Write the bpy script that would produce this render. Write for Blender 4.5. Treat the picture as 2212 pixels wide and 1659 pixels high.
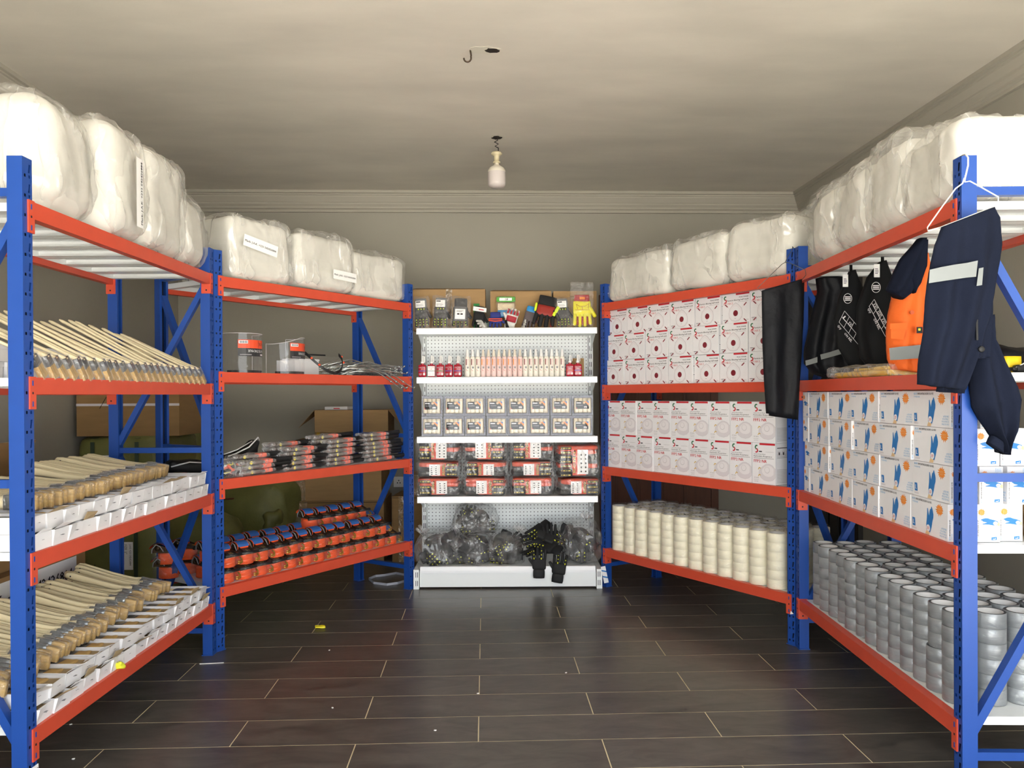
import bpy, bmesh, math, random
from mathutils import Matrix, Vector, noise as mnoise
random.seed(7)
R = math.radians
SC = bpy.context.scene
COL = SC.collection
for o in list(bpy.data.objects):
    bpy.data.objects.remove(o)

# ------------------------------------------------------------------ camera
F_PX = 1687.92
cam_d = bpy.data.cameras.new('camera')
cam_d.sensor_fit = 'HORIZONTAL'
cam_d.sensor_width = 36.0
cam_d.lens = 36.0 * F_PX / 2212.0
cam_d.shift_y = (863.1 - 829.5) / 2212.0
cam_d.clip_start = 0.05
cam = bpy.data.objects.new('camera', cam_d)
COL.objects.link(cam)
CAM_H = 1.2703
cam.matrix_world = (Matrix.Translation((0, 0, CAM_H)) @ Matrix.Rotation(math.pi / 2, 4, 'X')
                    @ Matrix.Rotation(-0.005816, 4, 'X') @ Matrix.Rotation(-0.00504, 4, 'Z'))
SC.camera = cam

# ------------------------------------------------------------------ daylight and exposure
world = bpy.data.worlds.new('overcast_sky')
SC.world = world
world.use_nodes = True
wn = world.node_tree
bg = wn.nodes['Background']
bg.inputs['Color'].default_value = (0.93, 0.97, 1.0, 1)
bg.inputs['Strength'].default_value = 5.6
SC.view_settings.view_transform = 'Standard'
SC.view_settings.look = 'None'
SC.view_settings.gamma = 1.0
SC.view_settings.use_curve_mapping = False
SC.view_settings.exposure = 0.12
# high sun behind the building: lights the ground outside, never enters the shop directly
sun_d = bpy.data.lights.new('sun', 'SUN')
sun_d.energy = 58.0
sun_d.angle = R(3)
sun_d.color = (1.0, 0.97, 0.92)
sun = bpy.data.objects.new('sun', sun_d)
COL.objects.link(sun)
sun.rotation_euler = (R(-16), R(10), 0)

# ------------------------------------------------------------------ materials
def lin(h):
    h = h.lstrip('#')
    out = []
    for i in (0, 2, 4):
        v = int(h[i:i + 2], 16) / 255.0
        out.append(v / 12.92 if v <= 0.04045 else ((v + 0.055) / 1.055) ** 2.4)
    return (*out, 1.0)

MATS = {}
def mat(name, col, rough=0.5, metal=0.0, spec=0.5, var=0.0, vscale=8.0, bump=0.0, bscale=40.0, stretch=None, col2=None, coat=0.0):
    if name in MATS:
        return MATS[name]
    m = bpy.data.materials.new(name)
    m.use_nodes = True
    nt = m.node_tree
    b = nt.nodes['Principled BSDF']
    c = lin(col)
    b.inputs['Base Color'].default_value = c
    b.inputs['Roughness'].default_value = rough
    b.inputs['Metallic'].default_value = metal
    b.inputs['Specular IOR Level'].default_value = spec
    b.inputs['Coat Weight'].default_value = coat
    m.diffuse_color = c
    if var > 0 or col2 or bump > 0:
        tc = nt.nodes.new('ShaderNodeTexCoord')
        mp = nt.nodes.new('ShaderNodeMapping')
        nt.links.new(tc.outputs['Object'], mp.inputs['Vector'])
        if stretch:
            mp.inputs['Scale'].default_value = stretch
    if var > 0 or col2:
        n = nt.nodes.new('ShaderNodeTexNoise')
        n.inputs['Scale'].default_value = vscale
        n.inputs['Detail'].default_value = 5
        nt.links.new(mp.outputs['Vector'], n.inputs['Vector'])
        r = nt.nodes.new('ShaderNodeValToRGB')
        c2 = lin(col2) if col2 else tuple(max(0, v * (1 - var)) for v in c[:3]) + (1,)
        r.color_ramp.elements[0].position = 0.32
        r.color_ramp.elements[0].color = c2
        r.color_ramp.elements[1].position = 0.68
        r.color_ramp.elements[1].color = c
        nt.links.new(n.outputs['Fac'], r.inputs['Fac'])
        nt.links.new(r.outputs['Color'], b.inputs['Base Color'])
    if bump > 0:
        n2 = nt.nodes.new('ShaderNodeTexNoise')
        n2.inputs['Scale'].default_value = bscale
        n2.inputs['Detail'].default_value = 3
        nt.links.new(mp.outputs['Vector'], n2.inputs['Vector'])
        bp = nt.nodes.new('ShaderNodeBump')
        bp.inputs['Strength'].default_value = bump
        bp.inputs['Distance'].default_value = 0.01
        nt.links.new(n2.outputs['Fac'], bp.inputs['Height'])
        nt.links.new(bp.outputs['Normal'], b.inputs['Normal'])
    MATS[name] = m
    return m

def film(name, amount=0.22, tint='#ffffff', rough=0.12, bscale=18.0, bump=0.9, stretch=(1, 1, 1), haze=0.0, crease_glint=0.0, rot=(0, 0, 0), dist=0.6, detail=2):
    """clear plastic film: mostly transparent, glossy, wrinkled"""
    if name in MATS:
        return MATS[name]
    m = bpy.data.materials.new(name)
    m.use_nodes = True
    nt = m.node_tree
    nt.nodes.remove(nt.nodes['Principled BSDF'])
    out = nt.nodes['Material Output']
    gl = nt.nodes.new('ShaderNodeBsdfGlossy'); gl.inputs['Roughness'].default_value = rough
    gl.inputs['Color'].default_value = (1, 1, 1, 1)
    df = nt.nodes.new('ShaderNodeBsdfDiffuse'); df.inputs['Color'].default_value = lin(tint)
    tr = nt.nodes.new('ShaderNodeBsdfTransparent')
    mix = nt.nodes.new('ShaderNodeMixShader'); mix2 = nt.nodes.new('ShaderNodeMixShader')
    tc = nt.nodes.new('ShaderNodeTexCoord')
    mp = nt.nodes.new('ShaderNodeMapping')
    mp.inputs['Scale'].default_value = stretch
    mp.inputs['Rotation'].default_value = rot
    nt.links.new(tc.outputs['Object'], mp.inputs['Vector'])
    n2 = nt.nodes.new('ShaderNodeTexNoise')
    n2.inputs['Scale'].default_value = bscale
    n2.inputs['Detail'].default_value = detail
    n2.inputs['Distortion'].default_value = dist
    nt.links.new(mp.outputs['Vector'], n2.inputs['Vector'])
    bp = nt.nodes.new('ShaderNodeBump')
    bp.inputs['Strength'].default_value = bump
    bp.inputs['Distance'].default_value = 0.02
    def op(o, a, b=None, clamp=False):
        k = nt.nodes.new('ShaderNodeMath'); k.operation = o; k.use_clamp = clamp
        for i, v in enumerate((a, b)):
            if v is None: continue
            if isinstance(v, (int, float)): k.inputs[i].default_value = v
            else: nt.links.new(v, k.inputs[i])
        return k.outputs[0]
    ridge = op('POWER', op('SUBTRACT', 1.0, op('MULTIPLY', op('ABSOLUTE', op('SUBTRACT', n2.outputs['Fac'], .5)), 5.0), True), 3.0)
    nt.links.new(op('ADD', op('MULTIPLY', n2.outputs['Fac'], .8), op('MULTIPLY', ridge, .35)), bp.inputs['Height'])
    nt.links.new(bp.outputs['Normal'], gl.inputs['Normal'])
    nt.links.new(bp.outputs['Normal'], df.inputs['Normal'])
    lw = nt.nodes.new('ShaderNodeLayerWeight')
    lw.inputs['Blend'].default_value = 0.25
    ma = nt.nodes.new('ShaderNodeMath')
    ma.operation = 'MULTIPLY_ADD'
    nt.links.new(lw.outputs['Facing'], ma.inputs[0])
    ma.inputs[1].default_value = amount * 1.5
    ma.inputs[2].default_value = amount * 0.35
    ma.use_clamp = True
    nt.links.new(ma.outputs[0], mix.inputs['Fac'])
    nt.links.new(tr.outputs[0], mix.inputs[1])
    nt.links.new(gl.outputs[0], mix.inputs[2])
    nt.links.new(op('ADD', op('MULTIPLY', ridge, crease_glint), haze, True), mix2.inputs['Fac'])  # creases mixed toward white diffuse: crinkle highlights painted into the film
    nt.links.new(mix.outputs[0], mix2.inputs[1])
    nt.links.new(df.outputs[0], mix2.inputs[2])
    nt.links.new(mix2.outputs[0], out.inputs['Surface'])
    m.diffuse_color = (*lin(tint)[:3], 0.3)
    MATS[name] = m
    return m

# ------------------------------------------------------------------ mesh builder
class MB:
    def __init__(self):
        self.v = []; self.f = []; self.m = []; self.sm = []; self.mats = []
    def mi(self, m):
        if m not in self.mats:
            self.mats.append(m)
        return self.mats.index(m)
    def add(self, vs, fs, m, M=None, smooth=False):
        b = len(self.v)
        k = self.mi(m)
        for p in vs:
            p = Vector(p)
            self.v.append(tuple(M @ p) if M is not None else tuple(p))
        for f in fs:
            self.f.append([b + i for i in f]); self.m.append(k); self.sm.append(smooth)
        return self
    def box(self, x0, x1, y0, y1, z0, z1, m, M=None):
        vs = [(x0, y0, z0), (x1, y0, z0), (x1, y1, z0), (x0, y1, z0), (x0, y0, z1), (x1, y0, z1), (x1, y1, z1), (x0, y1, z1)]
        fs = [(0, 3, 2, 1), (4, 5, 6, 7), (0, 1, 5, 4), (1, 2, 6, 5), (2, 3, 7, 6), (3, 0, 4, 7)]
        return self.add(vs, fs, m, M)
    def bar(self, a, b, w, h, m, up=(0, 0, 1)):
        """box beam from a to b"""
        a = Vector(a); b = Vector(b); d = (b - a)
        L = d.length; d.normalize()
        up = Vector(up)
        s = d.cross(up)
        if s.length < 1e-4:
            s = d.cross(Vector((0, 1, 0)))
        s.normalize(); u = s.cross(d)
        vs = []
        for e in (a, b):
            for i, j in ((-1, -1), (1, -1), (1, 1), (-1, 1)):
                vs.append(e + s * (i * w / 2) + u * (j * h / 2))
        return self.add(vs, [(0, 1, 2, 3), (7, 6, 5, 4), (0, 4, 5, 1), (1, 5, 6, 2), (2, 6, 7, 3), (3, 7, 4, 0)], m)
    def lathe(self, prof, m, n=20, M=None, smooth=True, cap=True):
        vs = []; fs = []
        for r, z in prof:
            for k in range(n):
                a = 2 * math.pi * k / n
                vs.append((r * math.cos(a), r * math.sin(a), z))
        for i in range(len(prof) - 1):
            for k in range(n):
                k2 = (k + 1) % n
                fs.append((i * n + k, i * n + k2, (i + 1) * n + k2, (i + 1) * n + k))
        self.add(vs, fs, m, M, smooth)
        if cap:
            b = len(self.v) - len(vs)
            mi = self.mi(m)
            if prof[0][0] > 1e-5:
                self.f.append([b + k for k in reversed(range(n))]); self.m.append(mi); self.sm.append(False)
            if prof[-1][0] > 1e-5:
                self.f.append([b + (len(prof) - 1) * n + k for k in range(n)]); self.m.append(mi); self.sm.append(False)
        return self
    def tube(self, pts, r, m, n=8, M=None, closed=False, radii=None):
        pts = [Vector(p) for p in pts]
        vs = []; fs = []
        N = len(pts)
        prev = None
        for i, p in enumerate(pts):
            if closed:
                t = pts[(i + 1) % N] - pts[i - 1]
            else:
                t = pts[min(i + 1, N - 1)] - pts[max(i - 1, 0)]
            t.normalize()
            if prev is None:
                ref = Vector((0, 0, 1)) if abs(t.z) < 0.9 else Vector((1, 0, 0))
                s = t.cross(ref).normalized()
            else:
                s = (prev - t * prev.dot(t))
                s = s.normalized() if s.length > 1e-6 else t.orthogonal().normalized()
            prev = s
            u = t.cross(s)
            rr = radii[i] if radii else r
            for k in range(n):
                a = 2 * math.pi * k / n
                vs.append(p + s * (rr * math.cos(a)) + u * (rr * math.sin(a)))
        seg = N if closed else N - 1
        for i in range(seg):
            j = (i + 1) % N
            for k in range(n):
                k2 = (k + 1) % n
                fs.append((i * n + k, i * n + k2, j * n + k2, j * n + k))
        if not closed:
            fs.append(tuple(reversed(range(n)))); fs.append(tuple((N - 1) * n + k for k in range(n)))
        return self.add(vs, fs, m, M, True)
    def prism(self, poly, y0, y1, m, M=None):
        """polygon in XZ extruded along Y (front at y0)"""
        n = len(poly)
        vs = [(x, y0, z) for x, z in poly] + [(x, y1, z) for x, z in poly]
        fs = [tuple(range(n)), tuple(reversed(range(n, 2 * n)))]
        for i in range(n):
            j = (i + 1) % n
            fs.append((i, i + n, j + n, j))
        return self.add(vs, fs, m, M)
    def flat(self, poly, m, y=0.0, M=None):
        return self.add([(x, y, z) for x, z in poly], [tuple(range(len(poly)))], m, M)
    def soft(self, sx, sy, sz, r, m, n=8, M=None, amp=0.0, freq=4.0, seed=0.0, shape=None, amp2=0.0):
        """rounded box centred on origin with noise"""
        idx = {}; vs = []; fs = []
        def vid(p):
            k = (round(p[0], 5), round(p[1], 5), round(p[2], 5))
            if k not in idx:
                idx[k] = len(vs); vs.append(Vector(p))
            return idx[k]
        ts = [-math.cos(math.pi * i / n) for i in range(n + 1)]
        ts = [0.55 * t + 0.45 * (-1 + 2 * i / n) for i, t in enumerate(ts)]
        H = (sx / 2, sy / 2, sz / 2)
        for ax in range(3):
            for sg in (-1, 1):
                a, b = (ax + 1) % 3, (ax + 2) % 3
                for i in range(n):
                    for j in range(n):
                        q = []
                        for (u, w) in ((ts[i], ts[j]), (ts[i + 1], ts[j]), (ts[i + 1], ts[j + 1]), (ts[i], ts[j + 1])):
                            p = [0, 0, 0]
                            p[ax] = sg * H[ax]; p[a] = u * H[a]; p[b] = w * H[b]
                            q.append(vid(p))
                        fs.append(tuple(q) if sg > 0 else tuple(reversed(q)))
        out = []
        for p in vs:
            q = Vector([max(-(H[i] - r), min(H[i] - r, p[i])) for i in range(3)])
            d = p - q
            if d.length > 1e-9:
                nd = d.normalized()
                p2 = q + nd * r
            else:
                nd = p.normalized(); p2 = p
            if shape:
                p2 = shape(p2)
            if amp > 0:
                w = mnoise.noise(p2 * freq + Vector((seed, seed * 1.7, -seed)))
                p2 = p2 + nd * (w * amp)
            if amp2 > 0:
                w = mnoise.noise(Vector((p2.x * freq * 2.2 + p2.z * freq * 1.1, p2.y * freq * 2.2, p2.z * freq * .7 - p2.x * freq * .5)) + Vector((seed * 3, 0, seed)))
                p2 = p2 + nd * (max(0, 1 - abs(w) * 5) * amp2)
            out.append(p2)
        return self.add(out, fs, m, M, True)
    def capsule(self, a, b, r0, r1, m, n=8, M=None):
        a = Vector(a); b = Vector(b); d = b - a
        L = d.length; d.normalize()
        pts = []; rad = []
        for t in (-1.0, -0.8, -0.45, 0):
            pts.append(a + d * (r0 * t)); rad.append(r0 * math.sqrt(max(0.0025, 1 - t * t)))
        pts.append((a + b) / 2); rad.append((r0 + r1) / 2)
        for t in (0, 0.45, 0.8, 1.0):
            pts.append(b + d * (r1 * t)); rad.append(r1 * math.sqrt(max(0.0025, 1 - t * t)))
        return self.tube(pts, r0, m, n, M, radii=rad)
    def mesh(self, name):
        me = bpy.data.meshes.new(name)
        me.from_pydata(self.v, [], self.f)
        for m in self.mats:
            me.materials.append(m)
        me.polygons.foreach_set('material_index', self.m)
        me.polygons.foreach_set('use_smooth', self.sm)
        me.update()
        return me

def T(x, y, z, rz=0, rx=0, ry=0, s=1.0):
    M = Matrix.Translation((x, y, z)) @ Matrix.Rotation(rz, 4, 'Z') @ Matrix.Rotation(ry, 4, 'Y') @ Matrix.Rotation(rx, 4, 'X')
    return M @ Matrix.Scale(s, 4) if s != 1.0 else M

# ------------------------------------------------------------------ text
_tc = {}
def text_geo(s, bold=False):
    key = s
    if key in _tc:
        return _tc[key]
    cu = bpy.data.curves.new('t', 'FONT')
    cu.body = s; cu.size = 1.0; cu.resolution_u = 1
    ob = bpy.data.objects.new('t', cu)
    me = ob.to_mesh()
    vs = [(v.co.x, v.co.y) for v in me.vertices]
    fs = [tuple(p.vertices) for p in me.polygons]
    ob.to_mesh_clear()
    bpy.data.objects.remove(ob); bpy.data.curves.remove(cu)
    x0 = min(v[0] for v in vs); x1 = max(v[0] for v in vs)
    vs = [(v[0] - x0, v[1]) for v in vs]
    _tc[key] = (vs, fs, x1 - x0)
    return _tc[key]

def put_text(mb, s, x, z, h, m, y=-0.0006, width=None, align='l', M=None, rot=0.0, bold=0):
    """capital height h, in the XZ plane facing -Y"""
    vs, fs, w = text_geo(s)
    sz = h / 0.69
    sx = sz if width is None else width / w
    W = w * sx
    ox = 0 if align == 'l' else (-W / 2 if align == 'c' else -W)
    ca, sa = math.cos(rot), math.sin(rot)
    for k in range(bold + 1):
        out = []
        for a, b in vs:
            u = a * sx + ox + k * h * 0.07; v = b * sz
            out.append((x + u * ca - v * sa, y - 0.0001 * k, z + u * sa + v * ca))
        mb.add(out, fs, m, M)
    return W

# ------------------------------------------------------------------ scene objects
def link(name, data, parent=None, M=None):
    o = bpy.data.objects.new(name, data)
    COL.objects.link(o)
    if parent is not None:
        o.parent = parent
    if M is not None:
        if parent is not None:
            o.matrix_local = M
        else:
            o.matrix_world = M
    return o
def tag(o, label, cat, group=None):
    o['label'] = label; o['category'] = cat
    if group:
        o['group'] = group
    return o
def struct(name, mb, parent=None, M=None):
    o = link(name, mb.mesh(name) if isinstance(mb, MB) else mb, parent, M)
    if parent is None:
        o['kind'] = 'structure'
    return o
def thing(name, label, cat, parts, M, group=None):
    """parts: list of (name, mesh, [sub parts]) or a mesh"""
    if not isinstance(parts, list):
        o = link(name, parts, None, M)
        return tag(o, label, cat, group)
    e = link(name, None, None, M)
    e.empty_display_size = 0.05
    tag(e, label, cat, group)
    for p in parts:
        c = link(p[0], p[1], e)
        if len(p) > 2 and p[2]:
            for q in p[2]:
                link(q[0], q[1], c)
    return e
ORD = ['first', 'second', 'third', 'fourth', 'fifth', 'sixth', 'seventh', 'eighth', 'ninth', 'tenth', 'eleventh', 'twelfth',
       'thirteenth', 'fourteenth', 'fifteenth', 'sixteenth', 'seventeenth', 'eighteenth', 'nineteenth', 'twentieth']

# ------------------------------------------------------------------ palette
M_BLUE = mat('blue_powder_coat', '#1b4797', 0.4, spec=0.5, var=0.06, vscale=14)
M_HOLE = mat('dark_hole', '#0b1024', 0.7)
M_ORANGE = mat('orange_powder_coat', '#cf4e35', 0.4, spec=0.5, var=0.07, vscale=12)
M_DECK = mat('white_steel_deck', '#e9ebea', 0.35, var=0.03)
M_WHITE = mat('white_paper_card', '#e6e5e7', 0.65, var=0.03, vscale=20)
M_WHITEMETAL = mat('white_painted_metal', '#eef1f1', 0.35)
M_ALU = mat('bright_label_rail', '#f4f5f7', 0.22, spec=0.7)
M_WALL = mat('grey_wall_paint', '#a29e92', 0.75, var=0.05, vscale=1.6, bump=0.05, bscale=120)
M_CEIL = mat('ceiling_paint', '#e6dfd2', 0.8, var=0.15, vscale=1.3, stretch=(1, 2.4, 1), bump=0.05, bscale=60)
M_CORN = mat('cornice_plaster', '#aba699', 0.7)
M_CARD = mat('brown_cardboard', '#a6855a', 0.8, var=0.12, vscale=6, stretch=(1, 1, 6))
M_CARD2 = mat('dark_cardboard', '#94744a', 0.8, var=0.15, vscale=5, stretch=(1, 1, 6))
M_CARDIN = mat('raw_grey_card', '#a8926f', 0.85, var=0.1)
M_BLACK = mat('black_matte', '#131315', 0.6, var=0.2)
M_INK = mat('black_ink', '#1c1b1c', 0.6)
M_GINK = mat('grey_ink', '#8d8b8f', 0.7)
M_RED = mat('red_ink', '#c01f2c', 0.55)
M_MAROON = mat('maroon_ink', '#7d1c2b', 0.55)
M_GREEN = mat('green_ink', '#1f6a45', 0.55)
M_LBLUE = mat('light_blue_ink', '#5aa3d4', 0.55)
M_DBLUE = mat('blue_ink', '#1c72b8', 0.5)
M_SKIN = mat('skin_ink', '#d8b88c', 0.6)
M_STAR = mat('starburst_ink', '#ea8b2c', 0.55)
M_LGREY = mat('pale_grey_ink', '#d3ced2', 0.6)
M_LGREY2 = mat('lighter_grey_ink', '#e2dee0', 0.6)
M_MGREY = mat('mid_grey_ink', '#b3adb1', 0.6)
M_YEL = mat('yellow_rubber', '#e3e43a', 0.5)
M_GOLD = mat('brass_plate', '#c9a54e', 0.28, metal=0.9)
M_STEEL = mat('zinc_steel', '#b9bec2', 0.28, metal=0.95)
M_FILM = film('clear_film', 0.11, haze=.01, crease_glint=.10, bscale=22)
M_FILMT = film('thin_tight_film', 0.06, haze=.0, crease_glint=.07, bscale=16, bump=.5, stretch=(1, 1, 2.2), rot=(.3, .3, 0))
M_FILMH = film('hazy_film', 0.18, haze=0.08, crease_glint=.2, rough=0.2, bscale=16, bump=1.0)
M_FILMS = film('stiff_clear_plastic', 0.09, tint='#e6e4ee', haze=.02, bump=0.15, bscale=6, rough=0.06)
M_LILAC = film('tinted_clam_back', 0.2, tint='#7d7888', haze=.5, bump=0.1, bscale=6, rough=0.1)
# ------------------------------------------------------------------ room
PHI = R(2.0)
ROOM = Matrix.Rotation(PHI, 4, 'Z')
XL, XR, YB, YF, HC = -2.545, 2.704, 6.60, 0.0, 2.97

def tile_material():
    m = bpy.data.materials.new('dark_slate_tile')
    m.use_nodes = True
    nt = m.node_tree; b = nt.nodes['Principled BSDF']
    tc = nt.nodes.new('ShaderNodeTexCoord'); oi = nt.nodes.new('ShaderNodeObjectInfo')
    add = nt.nodes.new('ShaderNodeVectorMath'); add.operation = 'ADD'
    sc = nt.nodes.new('ShaderNodeVectorMath'); sc.operation = 'SCALE'; sc.inputs['Scale'].default_value = 37.0
    cb = nt.nodes.new('ShaderNodeCombineXYZ')
    nt.links.new(oi.outputs['Random'], cb.inputs[0]); nt.links.new(oi.outputs['Random'], cb.inputs[2])
    nt.links.new(cb.outputs[0], sc.inputs[0])
    nt.links.new(tc.outputs['Object'], add.inputs[0]); nt.links.new(sc.outputs[0], add.inputs[1])
    mp = nt.nodes.new('ShaderNodeMapping'); mp.inputs['Scale'].default_value = (1, 2.6, 1)
    nt.links.new(add.outputs[0], mp.inputs['Vector'])
    n = nt.nodes.new('ShaderNodeTexNoise'); n.inputs['Scale'].default_value = 5.5; n.inputs['Detail'].default_value = 8
    n.inputs['Roughness'].default_value = 0.65; n.inputs['Distortion'].default_value = 0.8
    nt.links.new(mp.outputs[0], n.inputs['Vector'])
    r = nt.nodes.new('ShaderNodeValToRGB')
    r.color_ramp.elements[0].position = 0.3; r.color_ramp.elements[0].color = lin('#393633')
    r.color_ramp.elements[1].position = 0.78; r.color_ramp.elements[1].color = lin('#625d57')
    nt.links.new(n.outputs['Fac'], r.inputs['Fac'])
    nt.links.new(r.outputs['Color'], b.inputs['Base Color'])
    rr = nt.nodes.new('ShaderNodeMapRange'); rr.inputs['To Min'].default_value = 0.25; rr.inputs['To Max'].default_value = 0.34
    nt.links.new(n.outputs['Fac'], rr.inputs['Value']); nt.links.new(rr.outputs[0], b.inputs['Roughness'])
    b.inputs['Specular IOR Level'].default_value = 0.45
    bp = nt.nodes.new('ShaderNodeBump'); bp.inputs['Strength'].default_value = 0.12; bp.inputs['Distance'].default_value = 0.003
    nt.links.new(n.outputs['Fac'], bp.inputs['Height']); nt.links.new(bp.outputs['Normal'], b.inputs['Normal'])
    return m
M_TILE = tile_material()
M_GROUT = mat('pale_grout', '#dccfa9', 0.9, var=0.2, vscale=9)

mb = MB(); mb.box(XL - .2, XR + .2, YF, YB + .2, -0.12, -0.0008, M_GROUT)
floor = struct('floor', mb, None, ROOM)
TW, TL = 0.2256, 0.902
tmb = MB(); tmb.box(-TL / 2 + .0021, TL / 2 - .0021, -TW / 2 + .0021, TW / 2 - .0021, -0.012, 0.0, M_TILE)
tile_me = tmb.mesh('floor_tile')
k0 = int((YF - 3.086) / TW) - 0
cut = {}
for k in range(k0, 17):
    yc = 3.086 + (k + .5) * TW
    ph = -0.03 if k % 2 else -0.477
    for n in range(-5, 6):
        a = ph + n * TL; b2 = a + TL
        a2, b3 = max(a, XL), min(b2, XR)
        y0, y1 = yc - TW / 2, min(yc + TW / 2, YB)
        if b3 - a2 < .03 or y1 - y0 < .02:
            continue
        if a2 == a and b3 == b2 and y1 == yc + TW / 2:
            me = tile_me; cx, cy = (a + b2) / 2, yc
        else:
            key = (round(b3 - a2, 3), round(y1 - y0, 3))
            if key not in cut:
                t = MB(); w, h = b3 - a2, y1 - y0
                t.box(-w / 2 + .0021, w / 2 - .0021, -h / 2 + .0021, h / 2 - .0021, -0.012, 0.0, M_TILE)
                cut[key] = t.mesh('floor_tile')
            me = cut[key]; cx, cy = (a2 + b3) / 2, (y0 + y1) / 2
        link('floor_tile', me, floor, Matrix.Translation((cx, cy, 0)))

mb = MB(); mb.box(XL - .2, XR + .2, YB, YB + .2, -.12, HC + .15, M_WALL); wall_back = struct('wall_back', mb, None, ROOM)
mb = MB(); mb.box(XL - .2, XL, YF, YB, -.12, HC + .15, M_WALL); struct('wall_left', mb, None, ROOM)
mb = MB(); mb.box(XR, XR + .2, YF, YB, -.12, HC + .15, M_WALL); struct('wall_right', mb, None, ROOM)
mb = MB(); mb.box(XL, XR, YF, YB, HC, HC + .15, M_CEIL)
ceiling = struct('ceiling', mb, None, ROOM)
# chipped plaster around the ceiling hook and the lamp outlet
M_CHIP = mat('chipped_white_plaster', '#d9d3c4', 0.9); M_VOID = mat('dark_void', '#241c16', 0.9)
def blob_poly(cx, cy, rx, ry, n, seed, jit=.25):
    rnd = random.Random(seed)
    return [(cx + rx * math.cos(2 * math.pi * i / n) * (1 + rnd.uniform(-jit, jit)), cy + ry * math.sin(2 * math.pi * i / n) * (1 + rnd.uniform(-jit, jit))) for i in range(n)]
def ceil_patch(name, cx, cy, rx, ry, m, dz, seed):
    p = blob_poly(cx, cy, rx, ry, 14, seed)
    q = MB(); q.add([(x, y, HC - dz) for x, y in p] + [(x, y, HC + .002) for x, y in p],
                    [tuple(reversed(range(14)))] + [(i, (i + 1) % 14, (i + 1) % 14 + 14, i + 14) for i in range(14)], m)
    link(name, q.mesh(name), ceiling)
def room_xy(x, y):
    v = ROOM.inverted() @ Vector((x, y, 0)); return v.x, v.y
hx, hy = room_xy(-.095, 3.86)
ceil_patch('chipped_plaster', hx - .03, hy + .0, .075, .045, M_CHIP, .001, 3)
ceil_patch('hole_in_plaster', hx + .005, hy, .036, .026, M_VOID, .002, 5)
bx, by = room_xy(-.09, 5.17)
ceil_patch('chipped_plaster', bx, by, .055, .05, M_CHIP, .001, 8)
ceil_patch('hole_in_plaster', bx, by, .035, .035, M_VOID, .002, 9)

# cornice: stepped plaster moulding along three walls
PROF = [(0, -.165), (.022, -.165), (.022, -.145), (.036, -.135), (.036, -.122), (.044, -.112), (.05, -.104), (.05, -.092), (.056, -.088), (.078, -.050),
        (.078, -.040), (.086, -.036), (.086, -.026), (.1, -.022), (.1, 0), (0, 0)]
def cornice(name, a, b, inward, mitre):
    a = Vector(a); b = Vector(b); inw = Vector(inward); d = (b - a).normalized()
    q = MB(); n = len(PROF)
    vs = []
    for e, sg in ((a, mitre[0]), (b, mitre[1])):
        for p, z in PROF:
            vs.append(e + inw * p + d * (sg * p) + Vector((0, 0, HC + z)))
    fs = [(i, (i + 1) % n, (i + 1) % n + n, i + n) for i in range(n)]
    q.add(vs, fs, M_CORN)
    struct(name, q, None, ROOM)
cornice('trim_1', (XL, YB, 0), (XR, YB, 0), (0, -1, 0), (1, -1))
cornice('trim_2', (XL, YF, 0), (XL, YB, 0), (1, 0, 0), (0, -1))
cornice('trim_3', (XR, YF, 0), (XR, YB, 0), (-1, 0, 0), (0, -1))
M_SKIRT = mat('dark_skirting_tile', '#2b2622', 0.4)
DX0, DX1 = 1.03, 1.92       # brown door in the back wall (room x)
for nm, x0, x1 in (('baseboard_back', XL + .012, DX0 - .06), ('baseboard_back_right', DX1 + .06, XR - .012)):
    mb = MB(); mb.box(x0, x1, YB - .012, YB, 0, .1, M_SKIRT); struct(nm, mb, None, ROOM)
mb = MB(); mb.box(XL, XL + .012, YF, YB, 0, .1, M_SKIRT); struct('baseboard_left', mb, None, ROOM)
mb = MB(); mb.box(XR - .012, XR, YF, 5.38, 0, .1, M_SKIRT); struct('baseboard_right', mb, None, ROOM)

# panelled doors
M_WOOD = mat('red_brown_door_wood', '#6b3a22', 0.45, var=0.25, vscale=5, stretch=(6, 6, 1))
M_DARKW = mat('black_brown_door', '#1d1612', 0.5, var=0.2, vscale=5, stretch=(6, 6, 1))
def door(name, w, h, m, M):
    q = MB(); q.box(0, w, -.02, 0.0, 0, h, m)
    o = struct(name, q, None, M)
    f = MB()
    f.box(-.06, 0, -.035, 0.0, 0, h + .06, m); f.box(w, w + .06, -.035, 0.0, 0, h + .06, m); f.box(0, w, -.035, 0, h, h + .06, m)
    link('door_frame', f.mesh('door_frame'), o)
    for i in range(4):
        x0 = .05 + i * (w - .1) / 4 + .012; x1 = .05 + (i + 1) * (w - .1) / 4 - .012
        for z0, z1 in ((.12, .92), (1.04, h - .1)):
            p = MB(); p.box(x0, x1, -.03, -.02, z0, z1, m); p.box(x0 + .02, x1 - .02, -.036, -.03, z0 + .02, z1 - .02, m)
            link('door_panel', p.mesh('door_panel'), o)
    hd = MB(); hd.box(w - .07, w - .04, -.026, -.02, .95, 1.12, M_STEEL); hd.bar((w - .055, -.05, 1.04), (w - .15, -.05, 1.04), .012, .012, M_STEEL)
    hd.bar((w - .055, -.02, 1.04), (w - .055, -.055, 1.04), .012, .012, M_STEEL)
    link('door_handle', hd.mesh('door_handle'), o)
door('door_1', DX1 - DX0, 2.05, M_WOOD, ROOM @ Matrix.Translation((DX0, YB, 0)))
door('door_2', .86, 2.05, M_DARKW, ROOM @ Matrix.Translation((XR, 6.42, 0)) @ Matrix.Rotation(-math.pi / 2, 4, 'Z'))

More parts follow.
